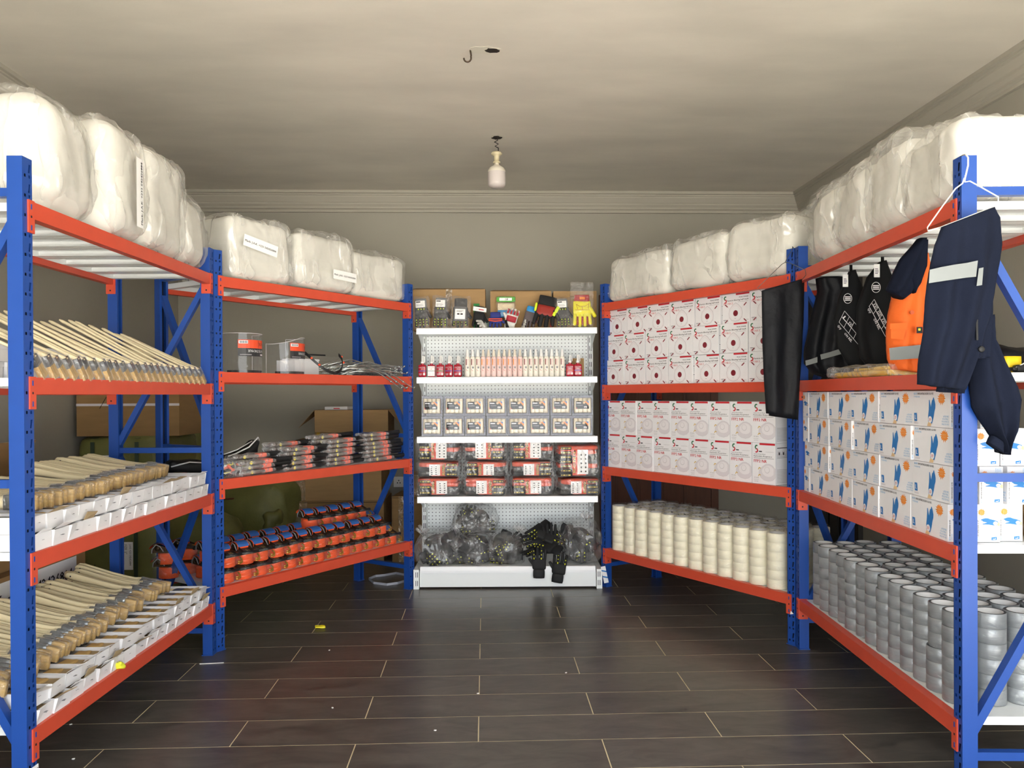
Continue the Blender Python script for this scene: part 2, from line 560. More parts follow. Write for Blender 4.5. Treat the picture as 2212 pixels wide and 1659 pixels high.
mb = MB(); mb.box(XL - .2, XR + .2, YF - .2, YF, 2.30, HC + .15, M_WALL); mb.box(XL - .2, -1.75, YF - .2, YF, -.12, 2.30, M_WALL); struct('wall_front_blocker', mb, None, ROOM)   # unseen lintel and left panel, added to cut high sky and dim the left
# ground outside the open shop front
M_GROUND = mat('pale_concrete_ground', '#c6c2ba', 0.9, var=0.1, vscale=0.5)
mb = MB(); mb.box(-40, 40, -60, YF, -.2, -.03, M_GROUND); struct('ground', mb, None, ROOM)

# ------------------------------------------------------------------ racks
RK = {'A': (-1.474, 2.3601, 90.05), 'B': (-1.4749, 3.8756, 56.96), 'C': (0.5881, 5.1853, -56.63), 'D': (1.4218, 3.9186, -91.39)}
LV = {'A': [.252, .792, 1.332, 1.872], 'B': [.315, .855, 1.393, 1.872], 'C': [.254, .794, 1.332, 1.872], 'D': [.250, .791, 1.334, 1.872]}
PW, PD, RL, RD = .0487, .047, 1.4157, .50
def RM(r):
    x, y, a = RK[r]
    return Matrix.Translation((x, y, 0)) @ Matrix.Rotation(R(a), 4, 'Z')
RMX = {k: RM(k) for k in RK}
def at(r, s, d, z, rz=0, rx=0, ry=0):
    return RMX[r] @ T(s, d, z, rz, rx, ry)
def wloc(r, x, y):
    v = RMX[r].inverted() @ Vector((x, y, 0)); return v.x, v.y

def post_mesh():
    q = MB()
    xs = [0, .0095, .0175, .031, .039, PW]
    zc = [0, .010, .019, .026, .052, .06]
    H = 2.0
    base = .01
    vs = []; rows = []
    zl = [(0, -1)] + [(base + p * .06 + z, i) for p in range(33) for i, z in enumerate(zc[:-1])] + [(base + 33 * .06, 9), (H, 9)]
    for z, i in zl:
        row = []
        for j, x in enumerate(xs):
            dx = 0
            if j in (3, 4):
                if i == 3: dx = -.0035 if j == 4 else -.002
                if i == 4: dx = .001 if j == 3 else .002
            row.append(len(vs)); vs.append((x + dx, 0, z))
        rows.append(row)
    fs = []
    for a in range(len(rows) - 1):
        i = zl[a][1]
        for j in range(5):
            if i == 1 and j in (1, 3): continue
            if i == 3 and j == 3: continue
            fs.append((rows[a][j], rows[a][j + 1], rows[a + 1][j + 1], rows[a + 1][j]))
    q.add(vs, fs, M_BLUE)
    t = .0018
    q.box(0, t, 0, PD, 0, H, M_BLUE); q.box(PW - t, PW, 0, PD, 0, H, M_BLUE)
    q.box(t, .013, PD - t, PD, 0, H, M_BLUE); q.box(PW - .013, PW - t, PD - t, PD, 0, H, M_BLUE)
    q.box(.006, PW - .006, .012, .014, 0, H, M_HOLE)
    return q.mesh('post')
POST = post_mesh()
FOOT = MB(); FOOT.box(-.004, PW + .004, -.004, PD + .004, 0, .004, M_BLUE); FOOT = FOOT.mesh('foot_plate')

def beam_mesh():
    q = MB(); q.box(PW + .003, PW + RL - .003, -.003, .030, -.052, 0, M_ORANGE)
    return q.mesh('beam')
def bracket_mesh(right):
    q = MB()
    sx = (lambda x: x) if not right else (lambda x: 2 * PW + RL - x)
    def bb(x0, x1, y0, y1, z0, z1, m):
        a, b = sorted((sx(x0), sx(x1))); q.box(a, b, y0, y1, z0, z1, m)
    bb(PW - .026, PW + .004, -.0055, -.0005, -.098, .002, M_ORANGE)
    bb(PW + .0005, PW + .0045, -.003, .04, -.098, .002, M_ORANGE)
    for z in (-.018, -.082):
        bb(PW - .016, PW - .010, -.0062, -.0050, z - .008, z + .008, M_BLUE)
    bb(PW - .016, PW - .010, -.0062, -.0050, -.052, -.045, M_HOLE)
    bb(PW + .0040, PW + .0052, .012, .019, -.085, -.078, M_HOLE)
    return q.mesh('beam_bracket')
BEAM = beam_mesh(); BRL = bracket_mesh(False); BRR = bracket_mesh(True)
def deck_mesh(w):
    q = MB(); t = .0012; h = .026; l = RD - .066
    q.box(0, w, .033, .033 + l, -t, 0, M_DECK)
    for x0, x1 in ((0, t), (w - t, w)): q.box(x0, x1, .033, .033 + l, -h, -t, M_DECK)
    for y0 in (.033, .033 + l - t): q.box(t, w - t, y0, y0 + t, -h, -t, M_DECK)
    q.box(t, .035, .033, .033 + l, -h, -h + t, M_DECK); q.box(w - .035, w - t, .033, .033 + l, -h, -h + t, M_DECK)
    return q.mesh('deck_panel')
NP = 7
PWID = (RL - .004) / NP
DECK = deck_mesh(PWID - .003)

def rack(r, label, flip0, flip1):
    M = RMX[r]
    e = link('pallet_rack', None, None, M); tag(e, label, 'rack', 'blue and orange storage racks')
    for (x, y, rot) in ((0, 0, 0), (PW + RL, 0, 0), (PW, RD, math.pi), (2 * PW + RL, RD, math.pi)):
        p = link('post', POST, e, T(x, y, 0, rot)); link('foot_plate', FOOT, p)
    for z in LV[r]:
        b = link('beam', BEAM, e, T(0, 0, z)); link('beam_bracket', BRL, b); link('beam_bracket', BRR, b)
        b = link('beam', BEAM, e, T(2 * PW + RL, RD, z, math.pi)); link('beam_bracket', BRL, b); link('beam_bracket', BRR, b)
        for i in range(NP):
            link('deck_panel', DECK, e, T(PW + .002 + i * PWID, 0, z - .001))
    for x0, flip in ((0, flip0), (PW + RL, flip1)):
        cx = x0 + PW / 2
        for z in (.118 if r == 'A' else .142, 1.007, 1.893):
            q = MB(); q.bar((cx, PD - .004, z), (cx, RD - PD + .004, z), .026, .026, M_BLUE); link('frame_brace', q.mesh('frame_brace'), e)
        ya, yb = PD - .006, RD - PD + .006
        f, b = (ya, yb) if not flip else (yb, ya)
        for (p0, z0), (p1, z1) in (((f, 1.80), (b, 1.04)), ((b, .97), (f, .22))):
            q = MB(); q.bar((cx, p0, z0), (cx, p1, z1), .026, .030, M_BLUE, up=(1, 0, 0)); link('frame_brace', q.mesh('frame_brace'), e)
    return e
rack('A', 'blue and orange rack at the left front, loaded with paintbrushes and white boxes', False, False)
rack('B', 'angled blue and orange rack at the back left, holding orange ratchet straps', True, True)
rack('C', 'angled blue and orange rack at the back right, holding red and white mask boxes', True, True)
rack('D', 'blue and orange rack at the right front, holding glove boxes and grey tape', False, False)
# ------------------------------------------------------------------ gondola shelving unit
GX = -.033
GBACK, GSH, GBASE = 5.56, 5.19, 5.11          # back panel, shelf front edge, base front edge
HZ0 = 853.3
def gx(px, Y): return (px - 1106) / 1688.0 * Y - .0000
def gz(py, Y, px=1106): return CAM_H - (py - HZ0 + .005 * (px - 1106)) / 1688.0 * Y

def pegboard_material():
    m = bpy.data.materials.new('white_pegboard'); m.use_nodes = True
    nt = m.node_tree; b = nt.nodes['Principled BSDF']; b.inputs['Roughness'].default_value = .4
    tc = nt.nodes.new('ShaderNodeTexCoord'); sp = nt.nodes.new('ShaderNodeSeparateXYZ'); nt.links.new(tc.outputs['Object'], sp.inputs[0])
    outs = []
    for ax in ('X', 'Z'):
        mu = nt.nodes.new('ShaderNodeMath'); mu.operation = 'MULTIPLY'; mu.inputs[1].default_value = 1 / .025
        nt.links.new(sp.outputs[ax], mu.inputs[0])
        fr = nt.nodes.new('ShaderNodeMath'); fr.operation = 'FRACT'; nt.links.new(mu.outputs[0], fr.inputs[0])
        su = nt.nodes.new('ShaderNodeMath'); su.operation = 'SUBTRACT'; su.inputs[1].default_value = .5; nt.links.new(fr.outputs[0], su.inputs[0])
        sq = nt.nodes.new('ShaderNodeMath'); sq.operation = 'MULTIPLY'; nt.links.new(su.outputs[0], sq.inputs[0]); nt.links.new(su.outputs[0], sq.inputs[1])
        outs.append(sq)
    ad = nt.nodes.new('ShaderNodeMath'); ad.operation = 'ADD'; nt.links.new(outs[0].outputs[0], ad.inputs[0]); nt.links.new(outs[1].outputs[0], ad.inputs[1])
    lt = nt.nodes.new('ShaderNodeMath'); lt.operation = 'LESS_THAN'; lt.inputs[1].default_value = .020; nt.links.new(ad.outputs[0], lt.inputs[0])
    mx = nt.nodes.new('ShaderNodeMix'); mx.data_type = 'RGBA'
    nt.links.new(lt.outputs[0], mx.inputs['Factor']); mx.inputs[6].default_value = lin('#e9eded'); mx.inputs[7].default_value = lin('#2a2a33')
    nt.links.new(mx.outputs[2], b.inputs['Base Color'])
    return m
M_PEG = pegboard_material()
gond = link('gondola_shelf', None, None, Matrix.Translation((GX, 0, 0)))
tag(gond, 'white metal gondola shelf with pegboard back at the end of the aisle', 'shelf')
def gpart(name, q): return link(name, q.mesh(name), gond)
for k, (z0, z1) in enumerate(((.14, .565), (.567, .96), (.962, 1.36), (1.362, 1.70))):
    q = MB(); q.box(-.575, .575, GBACK, GBACK + .012, z0, z1, M_PEG); gpart('back_panel', q)
for sx in (-1, 1):
    q = MB(); a, b = sorted((sx * .578, sx * .61)); q.box(a, b, GBACK - .012, GBACK + .03, 0, 1.71, M_WHITEMETAL)
    up = gpart('upright', q)
    q = MB()
    for i in range(28):
        z = .1 + i * .057
        for xo in (.586, .597):
            q.box(sx * xo - .002, sx * xo + .002, GBACK - .0128, GBACK - .0118, z, z + .034, M_HOLE)
    link('slots', q.mesh('slots'), up)
    q = MB(); a, b = sorted((sx * .582, sx * .618)); q.box(a, b, GBASE, GBACK + .03, .0, .128, M_WHITEMETAL)
    ft = gpart('base_foot', q)
    q = MB()
    for z in (.022, .078):
        for xo in (.591, .603): q.box(sx * xo - .002, sx * xo + .002, GBASE - .0008, GBASE + .001, z, z + .034, M_HOLE)
    link('slots', q.mesh('slots'), ft)
q = MB(); q.box(-.578, .578, GBASE + .012, GBASE + .02, .012, .118, M_WHITEMETAL); gpart('plinth', q)
def gshelf(z, front, hw=.6):
    q = MB(); q.box(-hw, hw, front + .012, GBACK - .004, z - .03, z - .006, M_WHITEMETAL); sh = gpart('shelf_board', q)
    r = MB(); r.add([(-hw, front, z - .004), (hw, front, z - .004), (hw, front + .004, z), (-hw, front + .004, z), (-hw, front - .002, z - .042), (hw, front - .002, z - .042), (hw, front + .012, z - .042), (-hw, front + .012, z - .042), (-hw, front + .012, z), (hw, front + .012, z)],
                    [(0, 3, 2, 1), (4, 0, 1, 5), (3, 8, 9, 2), (7, 4, 5, 6), (8, 7, 6, 9)], M_ALU)
    r.box(-hw, hw, front - .0035, front - .002, z - .038, z - .026, M_ALU)
    link('label_rail', r.mesh('label_rail'), sh)
    for sx in (-1, 1):
        b = MB(); b.add([(sx * .594, front + .06, z - .03), (sx * .594, GBACK - .012, z - .03), (sx * .594, GBACK - .012, z - .13), (sx * .598, front + .06, z - .03), (sx * .598, GBACK - .012, z - .03), (sx * .598, GBACK - .012, z - .13)],
                        [(0, 1, 2), (5, 4, 3), (0, 2, 5, 3), (0, 3, 4, 1), (1, 4, 5, 2)], M_WHITEMETAL)
        link('shelf_bracket', b.mesh('shelf_bracket'), sh)
GZ = [1.718, 1.392, .996, .597, .147]
for z in GZ[:4]: gshelf(z, GSH)
gshelf(GZ[4], GBASE + .006, .575)

# ------------------------------------------------------------------ printed cartons
def logo(q, x, z, s, M=None):
    def crescent(cx, cz, ro, ri, a0, a1, off, m, y):
        n = 9; out = [(x + s * (cx + ro * math.cos(R(a0 + (a1 - a0) * k / n))), z + s * (cz + ro * math.sin(R(a0 + (a1 - a0) * k / n)))) for k in range(n + 1)]
        inn = [(x + s * (cx + off[0] + ri * math.cos(R(a1 + (a0 - a1) * k / n))), z + s * (cz + off[1] + ri * math.sin(R(a1 + (a0 - a1) * k / n)))) for k in range(n + 1)]
        vs = [(a, y, b) for a, b in out + inn]; N = n + 1
        q.add(vs, [(k, k + 1, 2 * N - 2 - k, 2 * N - 1 - k) for k in range(n)], m, M)
    crescent(.02, .22, .30, .16, 55, 250, (.05, -.02), M_GREEN, -.0007)
    q.flat([(x - .10 * s, z - .06 * s), (x + .12 * s, z + .02 * s), (x + .14 * s, z + .08 * s), (x - .12 * s, z + .06 * s)], M_GREEN, -.0008, M)
    crescent(-.02, -.22, .30, .16, 235, 430, (-.05, .02), M_RED, -.0007)
    q.flat([(x + .10 * s, z + .04 * s), (x - .12 * s, z - .04 * s), (x - .12 * s, z - .10 * s), (x + .14 * s, z - .06 * s)], M_RED, -.0009, M)
def disc(q, x, z, rx, rz, m, y, n=20, M=None, a0=0, a1=2 * math.pi):
    full = abs(a1 - a0 - 2 * math.pi) < 1e-6
    pts = [(x + rx * math.cos(a0 + (a1 - a0) * k / (n if full else n - 1)), z + rz * math.sin(a0 + (a1 - a0) * k / (n if full else n - 1))) for k in range(n)]
    q.flat(pts, m, y, M)
def quad(q, x0, x1, z0, z1, m, y=-.0006, M=None):
    q.flat([(x0, z0), (x1, z0), (x1, z1), (x0, z1)], m, y, M)
def dash(q, x0, z0, x1, z1, w, m, y=-.0007, M=None):
    d = Vector((x1 - x0, z1 - z0)).normalized(); n = Vector((-d.y, d.x)) * w / 2
    q.flat([(x0 - n.x, z0 - n.y), (x1 - n.x, z1 - n.y), (x1 + n.x, z1 + n.y), (x0 + n.x, z0 + n.y)], m, y, M)
def lines(q, x0, x1, z0, z1, n, m, y=-.0006, M=None, seed=1, th=.4):
    rnd = random.Random(seed); st = (z1 - z0) / n
    for i in range(n):
        z = z0 + i * st
        quad(q, x0, x0 + (x1 - x0) * rnd.uniform(.7, 1), z, z + st * th, m, y, M)
def carton(W, D, H, m=None):
    q = MB(); q.box(-W / 2, W / 2, 0, D, 0, H, m or M_WHITE)
    e = .0006
    for z in (H - .0002,):   # lid seam
        q.box(-W / 2 - e, W / 2 + e, -e * .3, D, z - .0012, z, M_LGREY)
    return q

# FFP3 box
W3, D3, H3 = .192, .20, .162
b3 = carton(W3, D3, H3).mesh('carton')
q = MB()
quad(q, .0, W3 / 2 - .004, H3 - .010, H3 - .001, M_RED)
logo(q, -W3 / 2 + .022, H3 - .030, .038)
put_text(q, 'Model: SS9000B', .022, H3 - .026, .0058, M_INK, width=.062, bold=2)
put_text(q, 'Particle filtering half mask', -W3 / 2 + .036, H3 - .041, .0085, M_INK, width=.146, bold=1)
quad(q, .012, .084, H3 - .049, H3 - .0478, M_GINK)
put_text(q, 'FFP3 NR D', -W3 / 2 + .010, H3 - .0585, .011, M_RED, width=.066)
cx, cz = -.002, .055
mk = [(-.046, .0), (-.043, -.022), (-.026, -.040), (0, -.046), (.026, -.040), (.043, -.022), (.046, .0), (.040, .022), (.018, .044), (0, .054), (-.018, .044), (-.040, .022)]
for (dx, dz) in ((-1, 1), (1, 1), (-1, -1), (1, -1)):
    dash(q, cx + dx * .036, cz + dz * .022, cx + dx * .062, cz + dz * .040, .007, M_LGREY2)
    dash(q, cx + dx * .056, cz + dz * .036, cx + dx * .074, cz + dz * .051, .0065, M_MAROON, -.0008)
q.flat([(cx + a * 1.04, cz + b * 1.04) for a, b in mk], M_MGREY, -.0009)
q.flat([(cx + a, cz + b) for a, b in mk], M_LGREY2, -.0011)
q.flat([(cx + a * .78, cz - .003 + b * .74) for a, b in mk], M_WHITE, -.0013)
disc(q, cx, cz - .002, .0165, .0165, M_MAROON, -.0015)
lines(q, cx - .008, cx + .008, cz - .030, cz - .026, 1, M_GINK, -.0015)
lines(q, -W3 / 2 + .008, -W3 / 2 + .038, .018, .024, 1, M_INK); put_text(q, 'CE 2834', -W3 / 2 + .010, .0085, .0065, M_GINK)
quad(q, -W3 / 2 + .008, -W3 / 2 + .042, .004, .005, M_GINK)
put_text(q, '10 PCS', W3 / 2 - .010, .010, .006, M_GINK, align='r')
p3 = q.mesh('printed_front')
q = MB(); MS = Matrix.Translation((W3 / 2, 0, 0)) @ Matrix.Rotation(math.pi / 2, 4, 'Z')
for z0 in (.012, .062, .112):
    quad(q, .012, D3 - .012, z0 + .036, z0 + .041, M_INK, M=MS); lines(q, .014, D3 - .014, z0, z0 + .032, 6, M_MGREY, M=MS, seed=int(z0 * 1000), th=.45)
p3s = q.mesh('printed_side')
# FFP2 box
W2, D2, H2 = .149, .16, .2165
b2 = carton(W2, D2, H2).mesh('carton')
q = MB()
quad(q, -W2 / 2 + .048, W2 / 2 - .003, H2 - .011, H2 - .001, M_RED)
logo(q, -W2 / 2 + .028, H2 - .032, .040)
lines(q, -W2 / 2 + .044, -W2 / 2 + .070, H2 - .048, H2 - .041, 1, M_INK, th=.8)
quad(q, -W2 / 2 + .086, W2 / 2 - .012, H2 - .046, H2 - .045, M_GINK)
put_text(q, 'Valved Dust Mask', -W2 / 2 + .010, H2 - .0625, .0058, M_INK, width=.076)
put_text(q, 'Particulate Respirator', -W2 / 2 + .010, H2 - .0735, .0072, M_INK, width=.118, bold=1)
quad(q, -W2 / 2 + .010, W2 / 2 - .010, H2 - .0815, H2 - .080, M_INK)
put_text(q, 'FFP2 NR', -W2 / 2 + .010, H2 - .1035, .0155, M_RED, width=.084, bold=1)
cx, cz = .022, .062
mk = [(-.052, .0), (-.050, -.012), (-.040, -.028), (-.020, -.040), (.008, -.044), (.034, -.038), (.050, -.024), (.051, .022), (.034, .038), (.012, .046), (-.008, .044), (-.030, .030), (-.048, .014)]
q.flat([(cx + a * 1.02, cz + b * 1.02) for a, b in mk], M_MGREY, -.0008)
q.flat([(cx + a, cz + b) for a, b in mk], M_LGREY, -.0010)
q.flat([(cx + .004 + a * .72, cz + .008 + b * .66) for a, b in mk], M_LGREY2, -.0012)
disc(q, cx, cz + .014, .0165, .0165, M_MGREY, -.0014); disc(q, cx, cz + .0145, .0150, .0150, M_LGREY2, -.0015)
M_OCH = mat('ochre_ink', '#c9a02c', .5)
for z in (.076, .040):
    dash(q, -W2 / 2 + .040, z, -W2 / 2 + .047, z + .011, .004, M_OCH, -.0016); dash(q, -W2 / 2 + .047, z + .011, -W2 / 2 + .056, z + .006, .004, M_OCH, -.0016)
put_text(q, 'CE 2834', -W2 / 2 + .010, .029, .0065, M_GINK); quad(q, -W2 / 2 + .010, -W2 / 2 + .042, .0205, .0215, M_GINK)
put_text(q, '20 PCS', -W2 / 2 + .014, .0095, .006, M_GINK)
p2f = q.mesh('printed_front')
q = MB()
MS = Matrix.Translation((W2 / 2, 0, 0)) @ Matrix.Rotation(math.pi / 2, 4, 'Z')
lines(q, .012, D2 - .012, .012, .085, 10, M_GINK, M=MS, seed=4, th=.25); lines(q, .012, D2 - .012, .14, .165, 4, M_GINK, M=MS, seed=7, th=.3)
quad(q, .012, D2 - .012, H2 - .026, H2 - .022, M_INK, M=MS)
for i in range(4):
    quad(q, .016 + i * .034, .040 + i * .034, .152, .176, M_LGREY, -.0008, M=MS); quad(q, .024 + i * .034, .034 + i * .034, .156, .170, M_INK, -.001, M=MS)
p2s = q.mesh('printed_side')

def jit(a): return random.uniform(-a, a)
# 21 FFP3 boxes: three rows of seven on the second shelf from the top of rack C
s_edges = [.112 + .1985 * i for i in range(7)]
rown = ['bottom', 'middle', 'top']
for rr in range(3):
    for i, s in enumerate(s_edges):
        ss = s + jit(.003) + (.012 if rr == 2 and i < 2 else 0)
        thing('mask_box', f'white mask box with maroon valve picture, {ORD[i]} from left in the {rown[rr]} row', 'box',
              [('carton', b3), ('printed_front', p3), ('printed_side', p3s)], at('C', ss, .022 + jit(.006) + (.015 if rr == 2 else 0), LV['C'][2] + .0005 + rr * (H3 + .0015), R(jit(1.2))), 'half mask boxes stacked three rows high')
# 18 FFP2 boxes
for rr in range(2):
    for i in range(9):
        thing('respirator_box', f'tall white respirator box with red lettering, {ORD[i]} from left in the {("lower", "upper")[rr]} row', 'box',
              [('carton', b2), ('printed_front', p2f), ('printed_side', p2s)], at('C', .092 + .1515 * i + jit(.002), .022 + jit(.004), LV['C'][1] + .0005 + rr * (H2 + .001), R(jit(.8))), 'respirator boxes stacked two rows high')

# glove box
WG, DG, HG = .252, .074, .1205
bg_me = carton(WG, DG, HG).mesh('carton')
def glove_print(q, W, H, M=None):
    w1 = put_text(q, 'BLUE', -W / 2 + .010, H - .0125, .0068, M_LBLUE, bold=1, M=M)
    put_text(q, 'VINYL/NITRILE BLEND GLOVES', -W / 2 + .014 + w1, H - .0125, .0068, M_INK, width=.112, bold=1, M=M)
    put_text(q, 'POWDER FREE', -W / 2 + .010, H - .0225, .0055, M_LBLUE, width=.042, M=M)
    star = []
    for k in range(28):
        rr = (.0225 if k % 2 == 0 else .0145) * (1 + .12 * math.sin(k * 2.3)); a = 2 * math.pi * k / 28
        star.append((.074 + rr * 1.18 * math.cos(a), H - .026 + rr * .95 * math.sin(a)))
    q.flat(star, M_STAR, -.0007, M)
    put_text(q, 'PREMIUM', .074, H - .025, .0052, M_SKIN, -.0009, width=.026, align='c', M=M); put_text(q, 'QUALITY', .074, H - .033, .0052, M_SKIN, -.0009, width=.024, align='c', M=M)
    # arm, hand, cuff
    q.flat([(-.022, -.0 + .001), (.004, .001), (.012, .020), (-.008, .024)], M_SKIN, -.0007, M)
    q.flat([(-.014, .017), (.012, .010), (.022, .030), (.028, .050), (.034, .062), (.035, .074), (.031, .086), (.024, .099), (.0195, .097), (.0185, .092), (.012, .088), (.009, .080), (.005, .066), (.000, .079), (-.004, .091), (-.008, .089), (-.008, .076), (-.010, .056), (-.014, .036)], M_DBLUE, -.0010, M)
    disc(q, .000, .024, .0125, .0115, M_WHITE, -.0013, M=M)
    lines(q, -.008, .008, .020, .030, 3, M_RED, -.0015, M)
    q.flat([(-W / 2 + .013, .016), (-W / 2 + .034, .016), (-W / 2 + .031, .044), (-W / 2 + .011, .044)], M_DBLUE, -.0007, M)
    put_text(q, 'L', -W / 2 + .017, .023, .015, M_WHITE, -.0009, M=M, bold=2)
    quad(q, -W / 2 + .010, -W / 2 + .042, .006, .012, M_LGREY, M=M)
    for k, t in enumerate(('LATEX FREE', 'NON-STERILE', 'MULTI-PURPOSE', 'SINGLE USE ONLY')):
        put_text(q, t, .098 + (.004 if k == 0 else 0), .034 - k * .0085, .0056, M_LBLUE, width=(.034, .036, .044, .046)[k], align='c', M=M)
def glove_end(q, W, H, M):
    """portrait art on the short end: landscape art turned by 90 degrees"""
    S = Matrix.Translation((0, 0, H / 2)) @ Matrix.Diagonal((W / .122, 1, H / .255, 1)) @ Matrix.Rotation(-math.pi / 2, 4, 'Y') @ Matrix.Translation((0, 0, -HG / 2))
    glove_print(q, WG, HG, M @ S)
q = MB(); glove_print(q, WG, HG); gp = q.mesh('printed_front')
q = MB(); glove_end(q, DG, HG, Matrix.Translation((WG / 2, DG / 2, 0)) @ Matrix.Rotation(math.pi / 2, 4, 'Z')); ge = q.mesh('printed_end')
zD = LV['D'][1]
rown = ['bottom', 'second', 'third', 'top']
for rr in range(4):
    for i in range(5):
        thing('glove_box', f'white glove box with blue hand picture, {ORD[i]} from left in the {rown[rr]} row', 'box',
              [('carton', bg_me), ('printed_front', gp), ('printed_end', ge)],
              at('D', .272 + .2545 * i + jit(.004) - (.01 if rr == 3 else 0), .018 + jit(.006), zD + .0005 + rr * (HG + .0012), R(jit(1.5))), 'glove boxes stacked four rows high')
# boxes behind, their printed ends show at the near end of the shelf
for rr in range(4):
    for j in range(2):
        if rr == 3 and j == 1: continue
        thing('glove_box', f'white glove box behind the front stack, printed end showing, {("nearer", "farther")[j]} column, {rown[rr]} row', 'box',
              [('carton', bg_me), ('printed_front', gp), ('printed_end', ge)],
              at('D', 1.287 + jit(.015), .104 + j * .079 + jit(.003), zD + .0005 + rr * (HG + .0012), R(jit(2.))), 'glove boxes in the second and third rows back')
# boxes turned end-on beside the far post
for rr in range(4):
    for j in range(1):
        thing('glove_box', f'glove box turned end-on beside the far blue post, {rown[rr]} of its stack', 'box',
              [('carton', bg_me), ('printed_front', gp), ('printed_end', ge)],
              at('D', .058 + jit(.003), .018 + WG / 2 + jit(.008), zD + .0005 + rr * (HG + .0012), R(-90 + jit(2))), 'glove boxes turned end-on')

# ------------------------------------------------------------------ masking tape sleeves on the bottom shelf of rack C
M_MASK = mat('cream_masking_tape', '#efe8cf', .6, var=.04, vscale=20)
M_CORE = mat('pale_card_core', '#dcdad8', .7)
M_DUCT = mat('silver_duct_tape', '#93979a', .38, metal=.3, var=.12, vscale=9, stretch=(1, 1, 12))
M_DUCTS = mat('duct_tape_edge', '#55575a', .6)
hS, rS = .288, .0525
q = MB(); pr = [(.0385, hS - .001)]
prof = [(rS - .001, 0)]
for k in range(6):
    z0 = k * .048
    prof += [(rS, z0 + .0012), (rS, z0 + .0468), (rS - .0012, z0 + .048)]
q.lathe(prof, M_MASK, 22, cap=False); q.lathe([(rS - .0012, hS), (.041, hS)], M_MASK, 22, cap=False, smooth=False)
tape_me = q.mesh('tape')
q = MB(); q.lathe([(.041, hS), (.0385, hS), (.0385, .002)], M_CORE, 22, cap=False); core_me = q.mesh('core')
def wrap_me(seed):
    rnd = random.Random(seed); q = MB(); n = 22
    prof = [(rS + .0018, .002), (rS + .0025, .06), (rS + .002, .15), (rS + .003, .22), (rS + .002, hS - .01), (rS + .001, hS + .003), (.042, hS + .007), (.024, hS + .004), (.008, hS + .010)]
    q.lathe(prof, M_FILMT, n, cap=False)
    q.v = [(x * (1 + rnd.uniform(0, .03)), y * (1 + rnd.uniform(0, .03)), z + (rnd.uniform(-.004, .012) if z > hS else 0)) for x, y, z in q.v]
    return q.mesh('shrink_wrap')
wraps = [wrap_me(i) for i in range(4)]
for j in range(4):
    for i in range(12):
        s = .112 + .1125 * i + (.02 if j % 2 else 0) + jit(.004)
        thing('tape_sleeve', f'wrapped cream masking tape sleeve, {ORD[i]} from left, {("front", "second", "third", "rearmost")[j]} row', 'tape',
              [('tape', tape_me), ('core', core_me), ('shrink_wrap', wraps[(i + j) % 4])], at('C', s, .068 + .111 * j + jit(.004), LV['C'][0] + .0005, R(random.uniform(0, 360))), 'masking tape sleeves standing on the bottom shelf')

# ------------------------------------------------------------------ duct tape stacks on the bottom shelf of rack D
rT, hT = .0485, .0495
q = MB(); q.lathe([(rT - .0012, 0), (rT, .001), (rT, hT - .001), (rT - .0012, hT)], M_DUCT, 24, cap=False); q.lathe([(rT - .0012, hT), (.0400, hT)], M_DUCTS, 24, cap=False, smooth=False)
q.lathe([(.0400, 0), (rT - .0012, 0)], M_DUCTS, 24, cap=False, smooth=False)
roll_me = q.mesh('tape')
q = MB(); q.lathe([(.0400, 0), (.0400, hT), (.0378, hT), (.0378, 0)], M_CORE, 24, cap=False); rcore_me = q.mesh('core')
def rollwrap(seed):
    rnd = random.Random(seed); q = MB()
    q.lathe([(rT + .0006, .001), (rT + .0007, .025), (rT + .0006, hT - .001)], M_FILMT, 20, cap=False)
    q.v = [(x * (1 + rnd.uniform(0, .004)), y * (1 + rnd.uniform(0, .004)), z) for x, y, z in q.v]
    return q.mesh('wrapper')
rw = [rollwrap(i) for i in range(3)]
hidden = MB()
zT = LV['D'][0] + .0005
nr = ['front', 'second', 'third', 'rearmost']
lev = ['bottom', 'second', 'third', 'fourth', 'fifth', 'top']
for j in range(4):
    for i in range(13):
        s0, d0 = .135 + .0995 * i + jit(.003) + (.008 if j % 2 else 0), .086 + .1035 * j + jit(.004)
        ox = oy = 0
        for k in range(6):
            if k in (3, 5) and random.random() < .35:
                ox += jit(.006); oy += jit(.006)
            M = at('D', s0 + ox, d0 + oy, zT + k * (hT + .0004), R(random.uniform(0, 360)))
            seen = j == 0 or i >= 12 or k >= 4
            if not seen:
                hidden.lathe([(.0385, 0), (rT, 0), (rT, hT), (.0385, hT), (.0385, 0)], M_DUCT, 14, M, cap=False)
                continue
            parts = [('tape', roll_me), ('core', rcore_me)]
            if j == 0 or i == 12: parts.append(('wrapper', rw[(i + k) % 3]))
            thing('duct_tape_roll', f'silver duct tape roll, {lev[k]} of its stack, {ORD[i]} stack from left, {nr[j]} row', 'tape', parts, M, 'silver tape rolls in tall stacks')
o = link('duct_tape_rolls', hidden.mesh('duct_tape_rolls')); tag(o, 'lower silver duct tape rolls hidden inside the block of stacks', 'tape', 'silver tape rolls in tall stacks'); o['kind'] = 'stuff'
